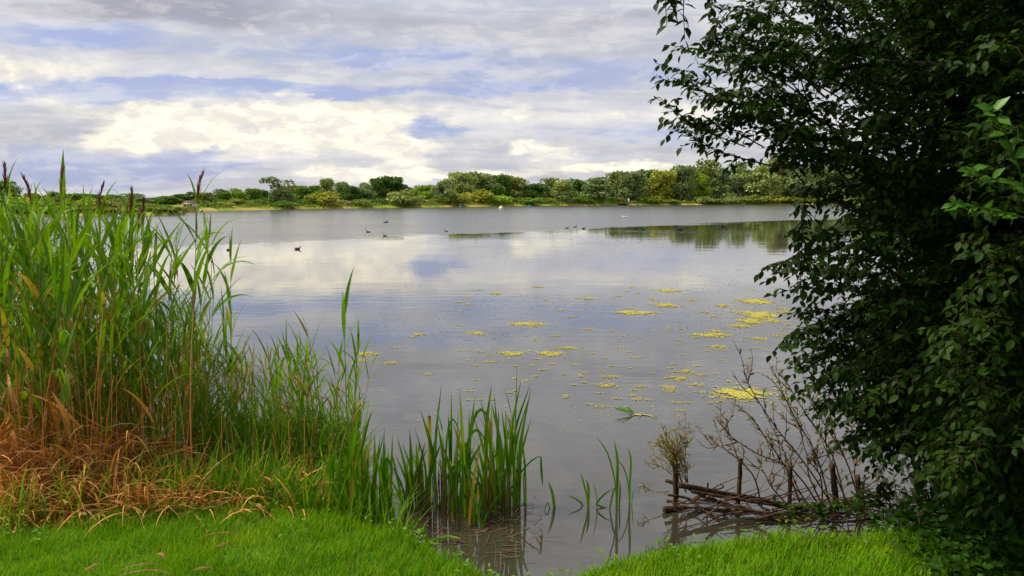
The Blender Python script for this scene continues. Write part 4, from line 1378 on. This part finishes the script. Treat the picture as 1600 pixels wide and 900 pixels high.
# broad-leaved weeds scattered in the lawn edge
WP, WD, WN, WS, WT = [], [], [], [], []
for _ in range(75):
    x = random.uniform(-3.2, 2.0)
    y = edge_y(x) - abs(random.gauss(0, .22)) + .04
    z = gh(x, y)
    if z < .1: continue
    for q in range(random.randint(4, 9)):
        an = random.uniform(0, 6.28)
        WP.append((x + random.gauss(0, .03), y + random.gauss(0, .03), z + random.uniform(.03, .12)))
        WD.append((math.cos(an), math.sin(an), random.uniform(-.2, .7)))
        WN.append((random.gauss(0, .3), random.gauss(0, .3), 1))
        WS.append(random.uniform(.018, .04))
        WT.append(random.random() * .5)
V, Fc, t = leaf_mass(WP, WD, WN, WS, WT, 1.0)
tag(obj('lawn_weeds', mesh_np('lawn_weeds', V, Fc, M_REED, t)), 'small broad-leaved weeds along the edge of the lawn', 'weeds', kind='stuff')
# ------------------------------------------------------------------ hurdle of posts and logs at the water
def rough_tube(pts, r, sides=8, n=12, jit=.12, taper=1.0):
    P = smooth_pts(pts, n)
    m_ = len(P)
    V, Q = tube(P, [r * (1 + (taper - 1) * k / (m_ - 1)) * random.uniform(1 - jit, 1 + jit) for k in range(m_)], sides)
    V = V + RNG.normal(size=V.shape) * r * .07
    return V, Q


fx = at(1150, 800, 5.85)
hurdle = empty('log_hurdle', (fx.x, fx.y, 0))
ho = np.array(hurdle.location)
for x0, y0, x1, y1, Y, w in ((1054, 704, 1056, 802, 6.0, .042), (1157, 716, 1151, 810, 5.9, .031), (1235, 722, 1231, 826, 5.72, .029), (1300, 724, 1306, 800, 5.75, .040), (1340, 742, 1342, 810, 5.7, .034)):
    a = Acc()
    b_ = at(x1, y1, Y)
    V, Q = rough_tube([at(x0, y0, Y), (at(x0, y0, Y) + b_) / 2 + Vector((.004, 0, 0)), b_, b_ - Vector((0, 0, .35))], w / 2, 9, 12, .06, 1.06)
    obj('post', mesh_np('post', V - ho, Q, M_POST), hurdle)
LOGS = [([(1040, 751), (1075, 762), (1105, 780), (1140, 792)], 5.95, .034), ([(1060, 757), (1110, 766), (1170, 776), (1242, 790), (1330, 806)], 5.86, .046), ([(1080, 766), (1150, 780), (1240, 795)], 5.8, .03),
        ([(1037, 795), (1090, 797), (1160, 803), (1250, 810), (1340, 820)], 5.85, .045), ([(1044, 772), (1075, 780), (1100, 798)], 5.95, .026), ([(1042, 780), (1070, 784), (1098, 775), (1120, 790)], 6.05, .02),
        ([(1105, 775), (1140, 790), (1200, 800), (1300, 803)], 5.75, .028), ([(1150, 790), (1200, 806), (1260, 818), (1330, 824)], 5.65, .03), ([(1106, 756), (1108, 766), (1130, 763), (1125, 754)], 5.95, .016),
        ([(1180, 812), (1240, 800), (1300, 815), (1360, 812)], 5.6, .026), ([(1120, 808), (1180, 800), (1230, 812)], 5.7, .018)]
for pts, Y, w in LOGS:
    V, Q = rough_tube([at(x, y + random.uniform(-2, 2), Y + random.uniform(-.08, .08)) for x, y in pts], w / 2 * .85, 8, 14, .2, .7)
    obj('log', mesh_np('log', V - ho, Q, M_POST), hurdle)
a = Acc()
for _ in range(170):
    x, y = random.uniform(1035, 1360), random.uniform(778, 822)
    L, an = random.uniform(25, 90), random.gauss(0, .35)
    Y = 5.85 + random.uniform(-.25, .2)
    pts = [at(x, y, Y), at(x + L * .5 * math.cos(an), y + L * .5 * math.sin(an) + random.uniform(-6, 6), Y), at(x + L * math.cos(an), y + L * math.sin(an), Y)]
    a.add(*tube(smooth_pts(pts, 5), list(np.linspace(random.uniform(.003, .007), .0015, len(smooth_pts(pts, 5)))), 4), random.random())
a.V = [v - ho for v in a.V]
b_ = obj('brushwood', a.mesh('brushwood', M_TWIG), hurdle)
b_['kind'] = 'stuff'
tag(hurdle, 'broken hurdle of posts and rotting logs standing in the water', 'fence')

# ------------------------------------------------------------------ twiggy shoots: helper that grows side twigs and leaves on given stems
def grow(stems, Y, rad, side_n, side_L, leaf_L, leaf_every, up=.3, narrow=.42, rng=random, leafp=.8):
    """stems: pixel polylines at distance Y -> (tube acc, leaf lists)"""
    a = Acc()
    LP = []
    for pts in stems:
        y0 = Y + rng.uniform(-.12, .12)
        P = smooth_pts([at(x, y, y0 + rng.uniform(-.06, .06)) for x, y in pts], 12)
        a.add(*tube(P, list(np.linspace(rad, rad * .3, len(P))), 5), rng.random())
        axes = [P]
        for s in range(side_n):
            i = rng.randrange(2, len(P) - 1)
            t = (P[i + 1] - P[i - 1]).normalized() if i + 1 < len(P) else (P[i] - P[i - 1]).normalized()
            d = (t + Vector((rng.gauss(0, .7), rng.gauss(0, .5), rng.gauss(up, .3)))).normalized()
            L = side_L * rng.uniform(.4, 1.1)
            e = P[i] + d * L
            S = smooth_pts([P[i], P[i] + d * L * .5 + Vector((rng.gauss(0, .02), 0, rng.gauss(0, .02))), e], 6)
            a.add(*tube(S, list(np.linspace(rad * .5, rad * .2, len(S))), 4), rng.random())
            axes.append(S)
        for S in axes:
            for j in range(1, len(S)):
                seg = S[j] - S[j - 1]
                k = max(1, int(seg.length / leaf_every))
                for q in range(k):
                    if rng.random() > leafp or (S is P and j < len(S) * .35): continue
                    p = S[j - 1] + seg * ((q + rng.random()) / k)
                    d = (seg.normalized() + Vector((rng.gauss(0, .8), rng.gauss(0, .8), rng.gauss(-.05, .5)))).normalized()
                    LP.append((p, d, Vector((rng.gauss(0, .5), rng.gauss(-.2, .5), 1)), leaf_L * rng.uniform(.6, 1.2), rng.random()))
    return a, LP


def leafy_plant(name, stems, Y, rad, side_n, side_L, leaf_L, every, lmat, label, cat, narrow, nparts=40, **kw):
    a, LP = grow(stems, Y, rad, side_n, side_L, leaf_L, every, narrow=narrow, **kw)
    p0 = at(*stems[0][0], Y)
    o = empty(name, (p0.x, p0.y, max(0, gh(p0.x, p0.y))))
    off = np.array(o.location)
    a.V = [v - off for v in a.V]
    obj('twigs', a.mesh('twigs', M_TWIG), o)
    random.shuffle(LP)
    lm = [mesh_np('leaf', LEAF_V * np.array([narrow, 1, 1]), LEAF_F, lmat, np.full(8, .2 * k)) for k in range(4)]
    for i, (p, d, nn, L, t) in enumerate(LP[:nparts]):
        l = obj('leaf', lm[i % 4], o)
        l.matrix_local = frame_matrix(p - Vector(off), d, nn, L)
    if LP[nparts:]:
        P, D, N_, S, TT = zip(*LP[nparts:])
        V, Fc, t = leaf_mass([tuple(p) for p in P], [tuple(d) for d in D], [tuple(q) for q in N_], S, TT, narrow)
        f = obj('foliage', mesh_np('foliage', V - off, Fc, lmat, t), o)
        f['kind'] = 'stuff'
    return tag(o, label, cat)


ws = []
for i in range(22):
    bx0, by0 = random.choice(((1054, 745), (1056, 712), (1072, 770), (1075, 755)))
    tx, ty = random.uniform(1022, 1090), random.uniform(662, 705)
    if i == 0: tx, ty = 1061, 655
    ws.append([(bx0, by0), ((bx0 + tx) / 2 + random.uniform(-6, 6), (by0 * .45 + ty * .55)), (tx, ty)])
ws += [[(1050, 742), (1030, 728), (1004, 722)], [(1050, 738), (1040, 722), (1018, 709)], [(1046, 768), (1030, 769), (1000, 763)]]
leafy_plant('willow_sprout', ws, 5.98, .0032, 5, .10, .042, .017, M_WILLOW, 'yellowish willow shoots sprouting from the first hurdle post', 'willow', .34, 60)
bs = [[(1290, 805), (1240, 735), (1185, 710), (1140, 680), (1120, 652)], [(1310, 805), (1262, 730), (1210, 665), (1175, 610), (1161, 580)], [(1300, 800), (1275, 710), (1235, 640), (1208, 576)],
      [(1325, 800), (1300, 710), (1255, 640), (1222, 585)], [(1255, 800), (1230, 735), (1200, 690), (1172, 650), (1152, 640)], [(1345, 790), (1320, 715), (1280, 650), (1262, 610)],
      [(1290, 800), (1262, 735), (1280, 715), (1340, 700)], [(1270, 800), (1245, 760), (1225, 705), (1192, 640)], [(1190, 790), (1175, 740), (1130, 700), (1108, 695)], [(1330, 800), (1305, 740), (1290, 690), (1300, 640)],
      [(1240, 800), (1205, 760), (1190, 735), (1150, 720)], [(1350, 800), (1335, 740), (1342, 700), (1330, 665)], [(1285, 800), (1282, 745), (1262, 715), (1245, 650)]]
leafy_plant('bare_shrub', bs, 5.75, .0065, 9, .26, .050, .030, M_RUST, 'thin-leaved shrub with bare dark twigs leaning over the log hurdle', 'shrub', .55, 110, leafp=.8)

# ------------------------------------------------------------------ the dark tree on the right
EDGE_Y = [-40, 0, 40, 70, 100, 150, 190, 215, 232, 270, 300, 340, 400, 412, 440, 470, 490, 540, 600, 640, 680, 720, 760, 800, 840]
EDGE_X = [1100, 1100, 1105, 1030, 1030, 1030, 1050, 1110, 1205, 1215, 1235, 1245, 1250, 1205, 1200, 1215, 1228, 1226, 1245, 1262, 1285, 1330, 1380, 1400, 1420]
hub = Vector((4.1, 5.6, 1.9))
twig_acc = Acc()
LEAVES = []          # (pos, dir, normal, length, tint)


def spray(tip, root, rad=.0045, leafL=.054, nside=9, sideL=.30, rng=random, droop=.06):
    ax = tip - root
    L = ax.length
    mid_ = root + ax * .5 + Vector((rng.gauss(0, .05), rng.gauss(0, .05), droop + rng.gauss(0, .05))) * L
    P = smooth_pts([root, mid_, tip], 8)
    twig_acc.add(*tube(P, list(np.linspace(rad, .0015, len(P))), 5), rng.random())
    axes = [(P, .25)]
    for s in range(nside):
        f = .15 + .8 * (s + rng.random()) / nside
        i = min(len(P) - 2, int(f * (len(P) - 1)))
        t = (P[i + 1] - P[i]).normalized()
        sd = t.cross(Vector((0, 0, 1))).normalized() * (1 if s % 2 else -1)
        d = (t * .75 + sd * rng.uniform(.4, 1.0) + Vector((0, 0, rng.gauss(-.05, .35)))).normalized()
        l = sideL * rng.uniform(.45, 1.0) * (1.1 - .6 * f)
        S = smooth_pts([P[i], P[i] + d * l * .55 + Vector((0, 0, .02)), P[i] + d * l + Vector((0, 0, -.10 * l))], 4)
        twig_acc.add(*tube(S, list(np.linspace(.0022, .001, len(S))), 4), rng.random())
        axes.append((S, 0.0))
    for S, st_ in axes:
        tot = sum((S[j] - S[j - 1]).length for j in range(1, len(S)))
        n_ = int(tot / .026)
        for q in range(n_ + 1):
            f = q / max(1, n_)
            if f < st_: continue
            g = f * (len(S) - 1)
            i = min(len(S) - 2, int(g))
            p = S[i].lerp(S[i + 1], g - i)
            t = (S[i + 1] - S[i]).normalized()
            sd = t.cross(Vector((0, 0, 1)))
            sd = sd.normalized() if sd.length > .01 else Vector((1, 0, 0))
            d = t * .55 + sd * (1 if q % 2 else -1) * rng.uniform(.4, 1.1) + Vector((0, 0, rng.gauss(-.35, .4)))
            LEAVES.append((p, d, Vector((rng.gauss(0, .45), rng.gauss(-.1, .45), 1)), leafL * rng.uniform(.62, 1.2), rng.random() * .5))


def to_hub(tip, L):
    d = (hub - tip) + Vector((random.gauss(0, .5), random.gauss(0, .5), random.gauss(0, .5)))
    return tip + d.normalized() * L


TIPS = [(1024, 98, 4.6), (1022, 150, 4.6), (1034, 182, 4.5), (1026, 120, 4.7), (1060, 190, 4.6), (1092, 214, 4.6), (1084, 150, 4.5), (1040, 70, 4.7), (1098, 100, 4.6), (1102, 64, 4.4), (1150, 130, 4.5), (1140, 180, 4.6), (1190, 200, 4.6),
        (1120, 40, 4.5), (1170, 60, 4.6), (1110, 8, 4.5), (1150, 20, 4.7), (1200, 150, 4.4), (1180, 212, 4.6), (1212, 226, 4.7), (1210, 262, 4.7), (1218, 240, 4.5), (1240, 290, 4.8), (1260, 300, 4.8), (1225, 225, 4.7),
        (1198, 420, 4.9), (1196, 440, 4.9), (1204, 462, 4.9), (1215, 410, 5.0), (1222, 490, 4.9), (1222, 545, 4.6), (1226, 538, 4.7), (1240, 575, 4.9), (1245, 600, 4.9), (1250, 520, 4.9), (1244, 330, 4.8), (1250, 370, 4.7), (1262, 390, 4.7),
        (1262, 640, 5.0), (1285, 676, 5.1), (1300, 700, 5.1), (1280, 610, 5.0), (1265, 450, 4.9), (1270, 480, 5.0), (1300, 420, 5.0), (1235, 560, 4.9), (1230, 590, 4.8), (1250, 625, 4.9), (1262, 600, 4.7), (1275, 655, 5.0), (1290, 640, 4.8), (1300, 670, 4.9), (1318, 695, 5.0), (1330, 715, 5.1), (1340, 690, 4.9), (1355, 735, 5.1), (1320, 650, 5.2), (1290, 600, 5.2), (1262, 560, 5.1), (1370, 755, 5.1), (1345, 660, 5.2), (1380, 720, 4.9)]
for px, py, Y in TIPS:
    tip = at(px, py, Y)
    spray(tip, to_hub(tip, random.uniform(.55, .95)), nside=14, sideL=.23)
# sprigs hanging at the upper left
for (x0, y0, x1, y1) in ((1050, -40, 1042, 40), (1075, -30, 1070, 62), (1062, -40, 1052, 20), (1130, -40, 1108, 30), (1135, 20, 1115, 92), (1258, 300, 1250, 470), (1290, 330, 1268, 470), (1262, 320, 1246, 420)):
    Y = 4.4
    spray(at(x1, y1, Y), at(x0, y0, Y + .1), nside=3, sideL=.10, leafL=.07)
for _ in range(1050):
    py = random.choice((random.uniform(-130, 800), random.uniform(480, 800), random.uniform(-130, 480)))
    xl = float(np.interp(py, EDGE_Y, EDGE_X))
    px = xl + 45 + (1720 - xl - 45) * random.random() ** .75
    Y = random.uniform(3.9, 7.2) if px < 1450 else random.uniform(3.3, 7.6)
    tip = at(px, py, Y)
    if tip.z < gh(tip.x, tip.y) + .12: continue
    spray(tip, to_hub(tip, random.uniform(.5, .9)), nside=9, sideL=.26)
for _ in range(420):                                        # deep layers towards the trunk
    px, py, Y = random.uniform(1340, 1750), random.uniform(-130, 760), random.uniform(4.8, 8.0)
    px = max(px, float(np.interp(py, EDGE_Y, EDGE_X)) + 110)
    tip = at(px, py, Y)
    if tip.z < gh(tip.x, tip.y) + .12 or tip.z < .15: continue
    spray(tip, to_hub(tip, random.uniform(.5, .9)), nside=10, sideL=.34, leafL=.066)
# unseen foliage added overhead, to the right and behind, blocking light on the tree
n_in = len(LEAVES)
for _ in range(1000):
    q = random.random()
    if q < .55:
        tip = Vector((random.uniform(.9, 6.0), random.uniform(-3.5, 8.5), 0))
        tip.z = max(3.5, CAMZ + .30 * tip.y + .45) + random.random() * 1.9
        if tip.x < 1.7 and tip.y > 5.2: continue
    else:
        tip = Vector((random.uniform(0, 2.6), random.uniform(-3.5, 8.0), random.uniform(.4, 4.8)))
        tip.x += max(1.8, .66 * tip.y + .75)
    spray(tip, to_hub(tip, random.uniform(.6, 1.0)), nside=9, sideL=.34, leafL=.11)
tree = empty('waterside_tree', (4.1, 5.6, gh(4.1, 5.6)))
off = Vector(tree.location)
STEMS = [[(4.1, 5.6, .2), (4.0, 5.5, 1.5), (3.9, 5.4, 2.8), (3.6, 5.2, 5.0)], [(4.2, 5.7, .2), (3.7, 5.5, 1.3), (3.1, 5.2, 2.3), (2.3, 4.9, 3.4), (1.8, 4.8, 4.2)],
         [(4.0, 5.5, .2), (3.4, 5.5, .9), (2.8, 5.3, 1.4), (2.3, 5.1, 1.75)], [(4.1, 5.4, .3), (3.6, 4.9, 1.6), (3.0, 4.6, 2.6), (2.2, 4.6, 2.9), (1.5, 4.6, 2.85)], [(4.2, 5.8, .2), (3.6, 6.3, 1.5), (3.0, 6.5, 2.5)],
         [(4.2, 5.6, .2), (4.8, 5.2, 1.8), (5.2, 4.4, 3.4)], [(3.9, 5.5, .3), (3.3, 5.2, .75), (2.7, 5.2, .95), (2.3, 5.1, 1.05)], [(4.1, 5.2, .5), (3.5, 4.2, 1.8), (2.9, 3.9, 2.6)]]
for i, pts in enumerate(STEMS):
    r_ = .075 if i == 0 else .04
    V, Q = rough_tube([Vector(p) for p in pts], r_, 8, 14, .06, .3)
    obj('trunk' if i == 0 else 'branch', mesh_np('limb', V - np.array(off), Q, M_BARK), tree)
twig_acc.V = [v - np.array(off) for v in twig_acc.V]
tw = obj('twigs', twig_acc.mesh('twigs', M_DTWIG), tree)
tw['kind'] = 'stuff'


def screen(p):
    d = p - Vector((0, 0, CAMZ))
    fw = d.y * CP - d.z * SP
    upc = d.y * SP + d.z * CP
    return 800 + F * d.x / fw, 450 - F * upc / fw, fw


score = []
for i in range(n_in):
    p = LEAVES[i][0]
    x, y, w = screen(p)
    if 0 < x < 1600 and 0 < y < 900:
        score.append(((x - float(np.interp(y, EDGE_Y, EDGE_X))) * .01 + w, i))
score.sort()
PICK = set(i for _, i in score[:300])
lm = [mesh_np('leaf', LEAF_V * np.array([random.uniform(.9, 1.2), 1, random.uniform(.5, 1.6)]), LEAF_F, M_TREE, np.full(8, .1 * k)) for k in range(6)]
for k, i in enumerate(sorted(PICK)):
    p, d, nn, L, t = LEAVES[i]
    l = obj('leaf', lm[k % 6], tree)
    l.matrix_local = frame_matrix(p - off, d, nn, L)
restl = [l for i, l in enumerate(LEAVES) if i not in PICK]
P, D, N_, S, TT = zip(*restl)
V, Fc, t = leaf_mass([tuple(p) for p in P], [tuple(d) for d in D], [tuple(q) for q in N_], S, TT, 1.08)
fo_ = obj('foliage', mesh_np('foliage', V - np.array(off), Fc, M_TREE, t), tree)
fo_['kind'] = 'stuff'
print('tree leaves', len(LEAVES), 'in view', n_in)
tag(tree, 'dark leafy tree overhanging the water on the right', 'tree')

# shoots in front of the dark tree; light on the upper ones painted into their green
def shoot_leaves(pts, Y, leafL, label, n_=14, M_YOUNG_LIT=M_YOUNG_LIT):
    if n_ == 9 or pts[0][1] > 500: M_YOUNG_LIT = M_NETTLE
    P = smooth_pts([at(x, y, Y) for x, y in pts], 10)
    o = empty('leafy_shoot', P[0])
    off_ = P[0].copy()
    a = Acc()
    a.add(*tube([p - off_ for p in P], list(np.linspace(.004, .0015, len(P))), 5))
    obj('stem', a.mesh('stem', M_YOUNG_LIT), o)
    lm_ = [mesh_np('leaf', LEAF_V * np.array([random.uniform(1.0, 1.3), 1, 1.3]), LEAF_F, M_YOUNG_LIT, np.full(8, .15 * k)) for k in range(3)]
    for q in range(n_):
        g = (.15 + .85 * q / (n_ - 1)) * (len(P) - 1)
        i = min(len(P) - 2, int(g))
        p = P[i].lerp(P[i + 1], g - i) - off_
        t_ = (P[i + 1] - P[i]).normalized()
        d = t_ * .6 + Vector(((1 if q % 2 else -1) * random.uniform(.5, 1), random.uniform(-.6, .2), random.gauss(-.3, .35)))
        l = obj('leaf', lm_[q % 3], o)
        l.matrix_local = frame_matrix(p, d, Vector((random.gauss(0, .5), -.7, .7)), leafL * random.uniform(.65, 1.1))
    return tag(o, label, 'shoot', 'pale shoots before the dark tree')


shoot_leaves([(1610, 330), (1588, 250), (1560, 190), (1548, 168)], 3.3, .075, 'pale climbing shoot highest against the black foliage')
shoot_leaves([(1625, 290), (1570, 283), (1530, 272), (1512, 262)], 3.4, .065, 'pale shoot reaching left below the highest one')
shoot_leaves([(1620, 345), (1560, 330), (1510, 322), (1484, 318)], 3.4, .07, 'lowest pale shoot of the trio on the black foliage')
shoot_leaves([(1600, 560), (1560, 545), (1480, 548), (1450, 552)], 3.9, .065, 'greenish shoot across the dark lower crown')
shoot_leaves([(1620, 620), (1590, 590), (1555, 575), (1540, 580)], 3.6, .065, 'rounder leaves in the dark at the right edge')
shoot_leaves([(1470, 690), (1468, 640), (1450, 610), (1440, 580)], 4.1, .08, 'shoot with long hanging leaves low in the dark crown', 9)
shoot_leaves([(1590, 690), (1575, 680), (1530, 700), (1500, 740)], 3.7, .075, 'shoot with narrow drooping leaves near the right edge', 9)

# ------------------------------------------------------------------ nettles and brambles under the tree
def nettle(px, py, top, Y, label, lmul=1.0):
    b_ = at(px, py, Y)
    gz = gh(b_.x, Y)
    h = max(.15, at(px, top, Y).z - gz)
    o = empty('nettle', (b_.x, Y, gz))
    lx, ly = random.gauss(0, .06), random.gauss(0, .08)
    P = [Vector((ly * z * 1.5, lx * z, z)) for z in np.linspace(0, h, 7)]
    a = Acc()
    a.add(*tube(P, list(np.linspace(.004, .002, 7)), 5))
    obj('stem', a.mesh('stem', M_NETTLE), o)
    nn = max(3, int(h / .06))
    for q in range(nn):
        f = .25 + .75 * q / max(1, nn - 1)
        p = Vector((ly * h * f * 1.5, lx * h * f, h * f))
        a0 = q * 1.57 + random.uniform(-.3, .3)
        for s in (0, math.pi):
            d = Vector((math.cos(a0 + s), math.sin(a0 + s), random.uniform(-.5, .1)))
            l = obj('leaf', NLM[q % 3], o)
            l.matrix_local = frame_matrix(p, d, Vector((0, -.3, 1)), lmul * random.uniform(.06, .10) * (1.15 - .55 * f))
    return tag(o, label, 'nettle', 'nettles under the dark tree')


SER = []
for i in range(9):                                          # serrated outline
    t = i / 8
    w = .30 * math.sin(math.pi * min(1, t * 1.02) ** .75) * (1 if i % 2 else .82)
    SER.append((max(w, .003), t))
NV = [(-w, t, .05 * w / .3) for w, t in SER] + [(0, t, -.08 * t * t) for w, t in SER] + [(w, t, .05 * w / .3) for w, t in SER]
NF = []
for i in range(8):
    NF += [(i, 9 + i, 10 + i, i + 1), (9 + i, 18 + i, 19 + i, 10 + i)]
NLM = [mesh_np('leaf', np.array(NV) * np.array([k, 1, 1]), NF, M_NETTLE, np.full(27, .2 * k)) for k in (.85, 1.0, 1.15)]
NET = [(1368, 862, 800, 4.75), (1392, 868, 790, 4.7), (1420, 872, 806, 4.6), (1446, 880, 798, 4.5), (1470, 884, 820, 4.4), (1500, 890, 806, 4.3), (1528, 896, 830, 4.2), (1556, 900, 812, 4.15), (1584, 905, 800, 4.1), (1606, 905, 820, 4.1),
       (1405, 890, 836, 4.3), (1440, 900, 846, 4.15), (1480, 910, 850, 4.0), (1520, 920, 856, 3.9), (1570, 925, 850, 3.85), (1345, 858, 812, 4.85), (1460, 850, 770, 4.9), (1510, 850, 760, 4.8), (1560, 850, 740, 4.7), (1600, 860, 750, 4.5), (1410, 845, 772, 5.0), (1600, 925, 865, 3.75)]
NET.sort()
for i, (px, py, top, Y) in enumerate(NET):
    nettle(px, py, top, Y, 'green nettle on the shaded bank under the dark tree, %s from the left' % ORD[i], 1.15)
br = [[(1330, 850), (1325, 810), (1345, 780), (1400, 790)], [(1350, 855), (1340, 815), (1350, 790), (1362, 780)], [(1420, 850), (1400, 790), (1380, 770), (1350, 775)], [(1380, 855), (1372, 800), (1400, 765), (1450, 780)], [(1310, 840), (1290, 815), (1250, 806), (1225, 812)],
      [(1340, 845), (1300, 812), (1270, 800), (1240, 796)], [(1400, 850), (1420, 800), (1460, 780), (1490, 800)], [(1360, 845), (1330, 800), (1310, 790), (1280, 800)]]
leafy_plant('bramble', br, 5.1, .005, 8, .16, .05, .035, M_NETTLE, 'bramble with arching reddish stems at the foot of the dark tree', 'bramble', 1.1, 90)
# low leafy tangle covering the shaded bank
n = 9000
px = RNG.uniform(1330, 1760, n)
Yb = RNG.uniform(3.5, 5.9, n)
x = (px - 800) / F * Yb
g = ground_h(x, Yb)
cov = (px - 1375) / 110 + (Yb - 4.4) * .8 + RNG.normal(size=n) * .25
k = (cov > .55) & (g > -.1)
x, Yb, g, px = x[k], Yb[k], g[k], px[k]
n = len(x)
P = np.stack([x, Yb, g + RNG.random(n) ** 1.3 * np.interp(px, [1330, 1450, 1760], [.10, .24, .5]) + .02], 1)
D = RNG.normal(size=(n, 3)) * np.array([1, 1, .5])
N_ = RNG.normal(size=(n, 3)) * .9 + np.array([0, -.2, .8])
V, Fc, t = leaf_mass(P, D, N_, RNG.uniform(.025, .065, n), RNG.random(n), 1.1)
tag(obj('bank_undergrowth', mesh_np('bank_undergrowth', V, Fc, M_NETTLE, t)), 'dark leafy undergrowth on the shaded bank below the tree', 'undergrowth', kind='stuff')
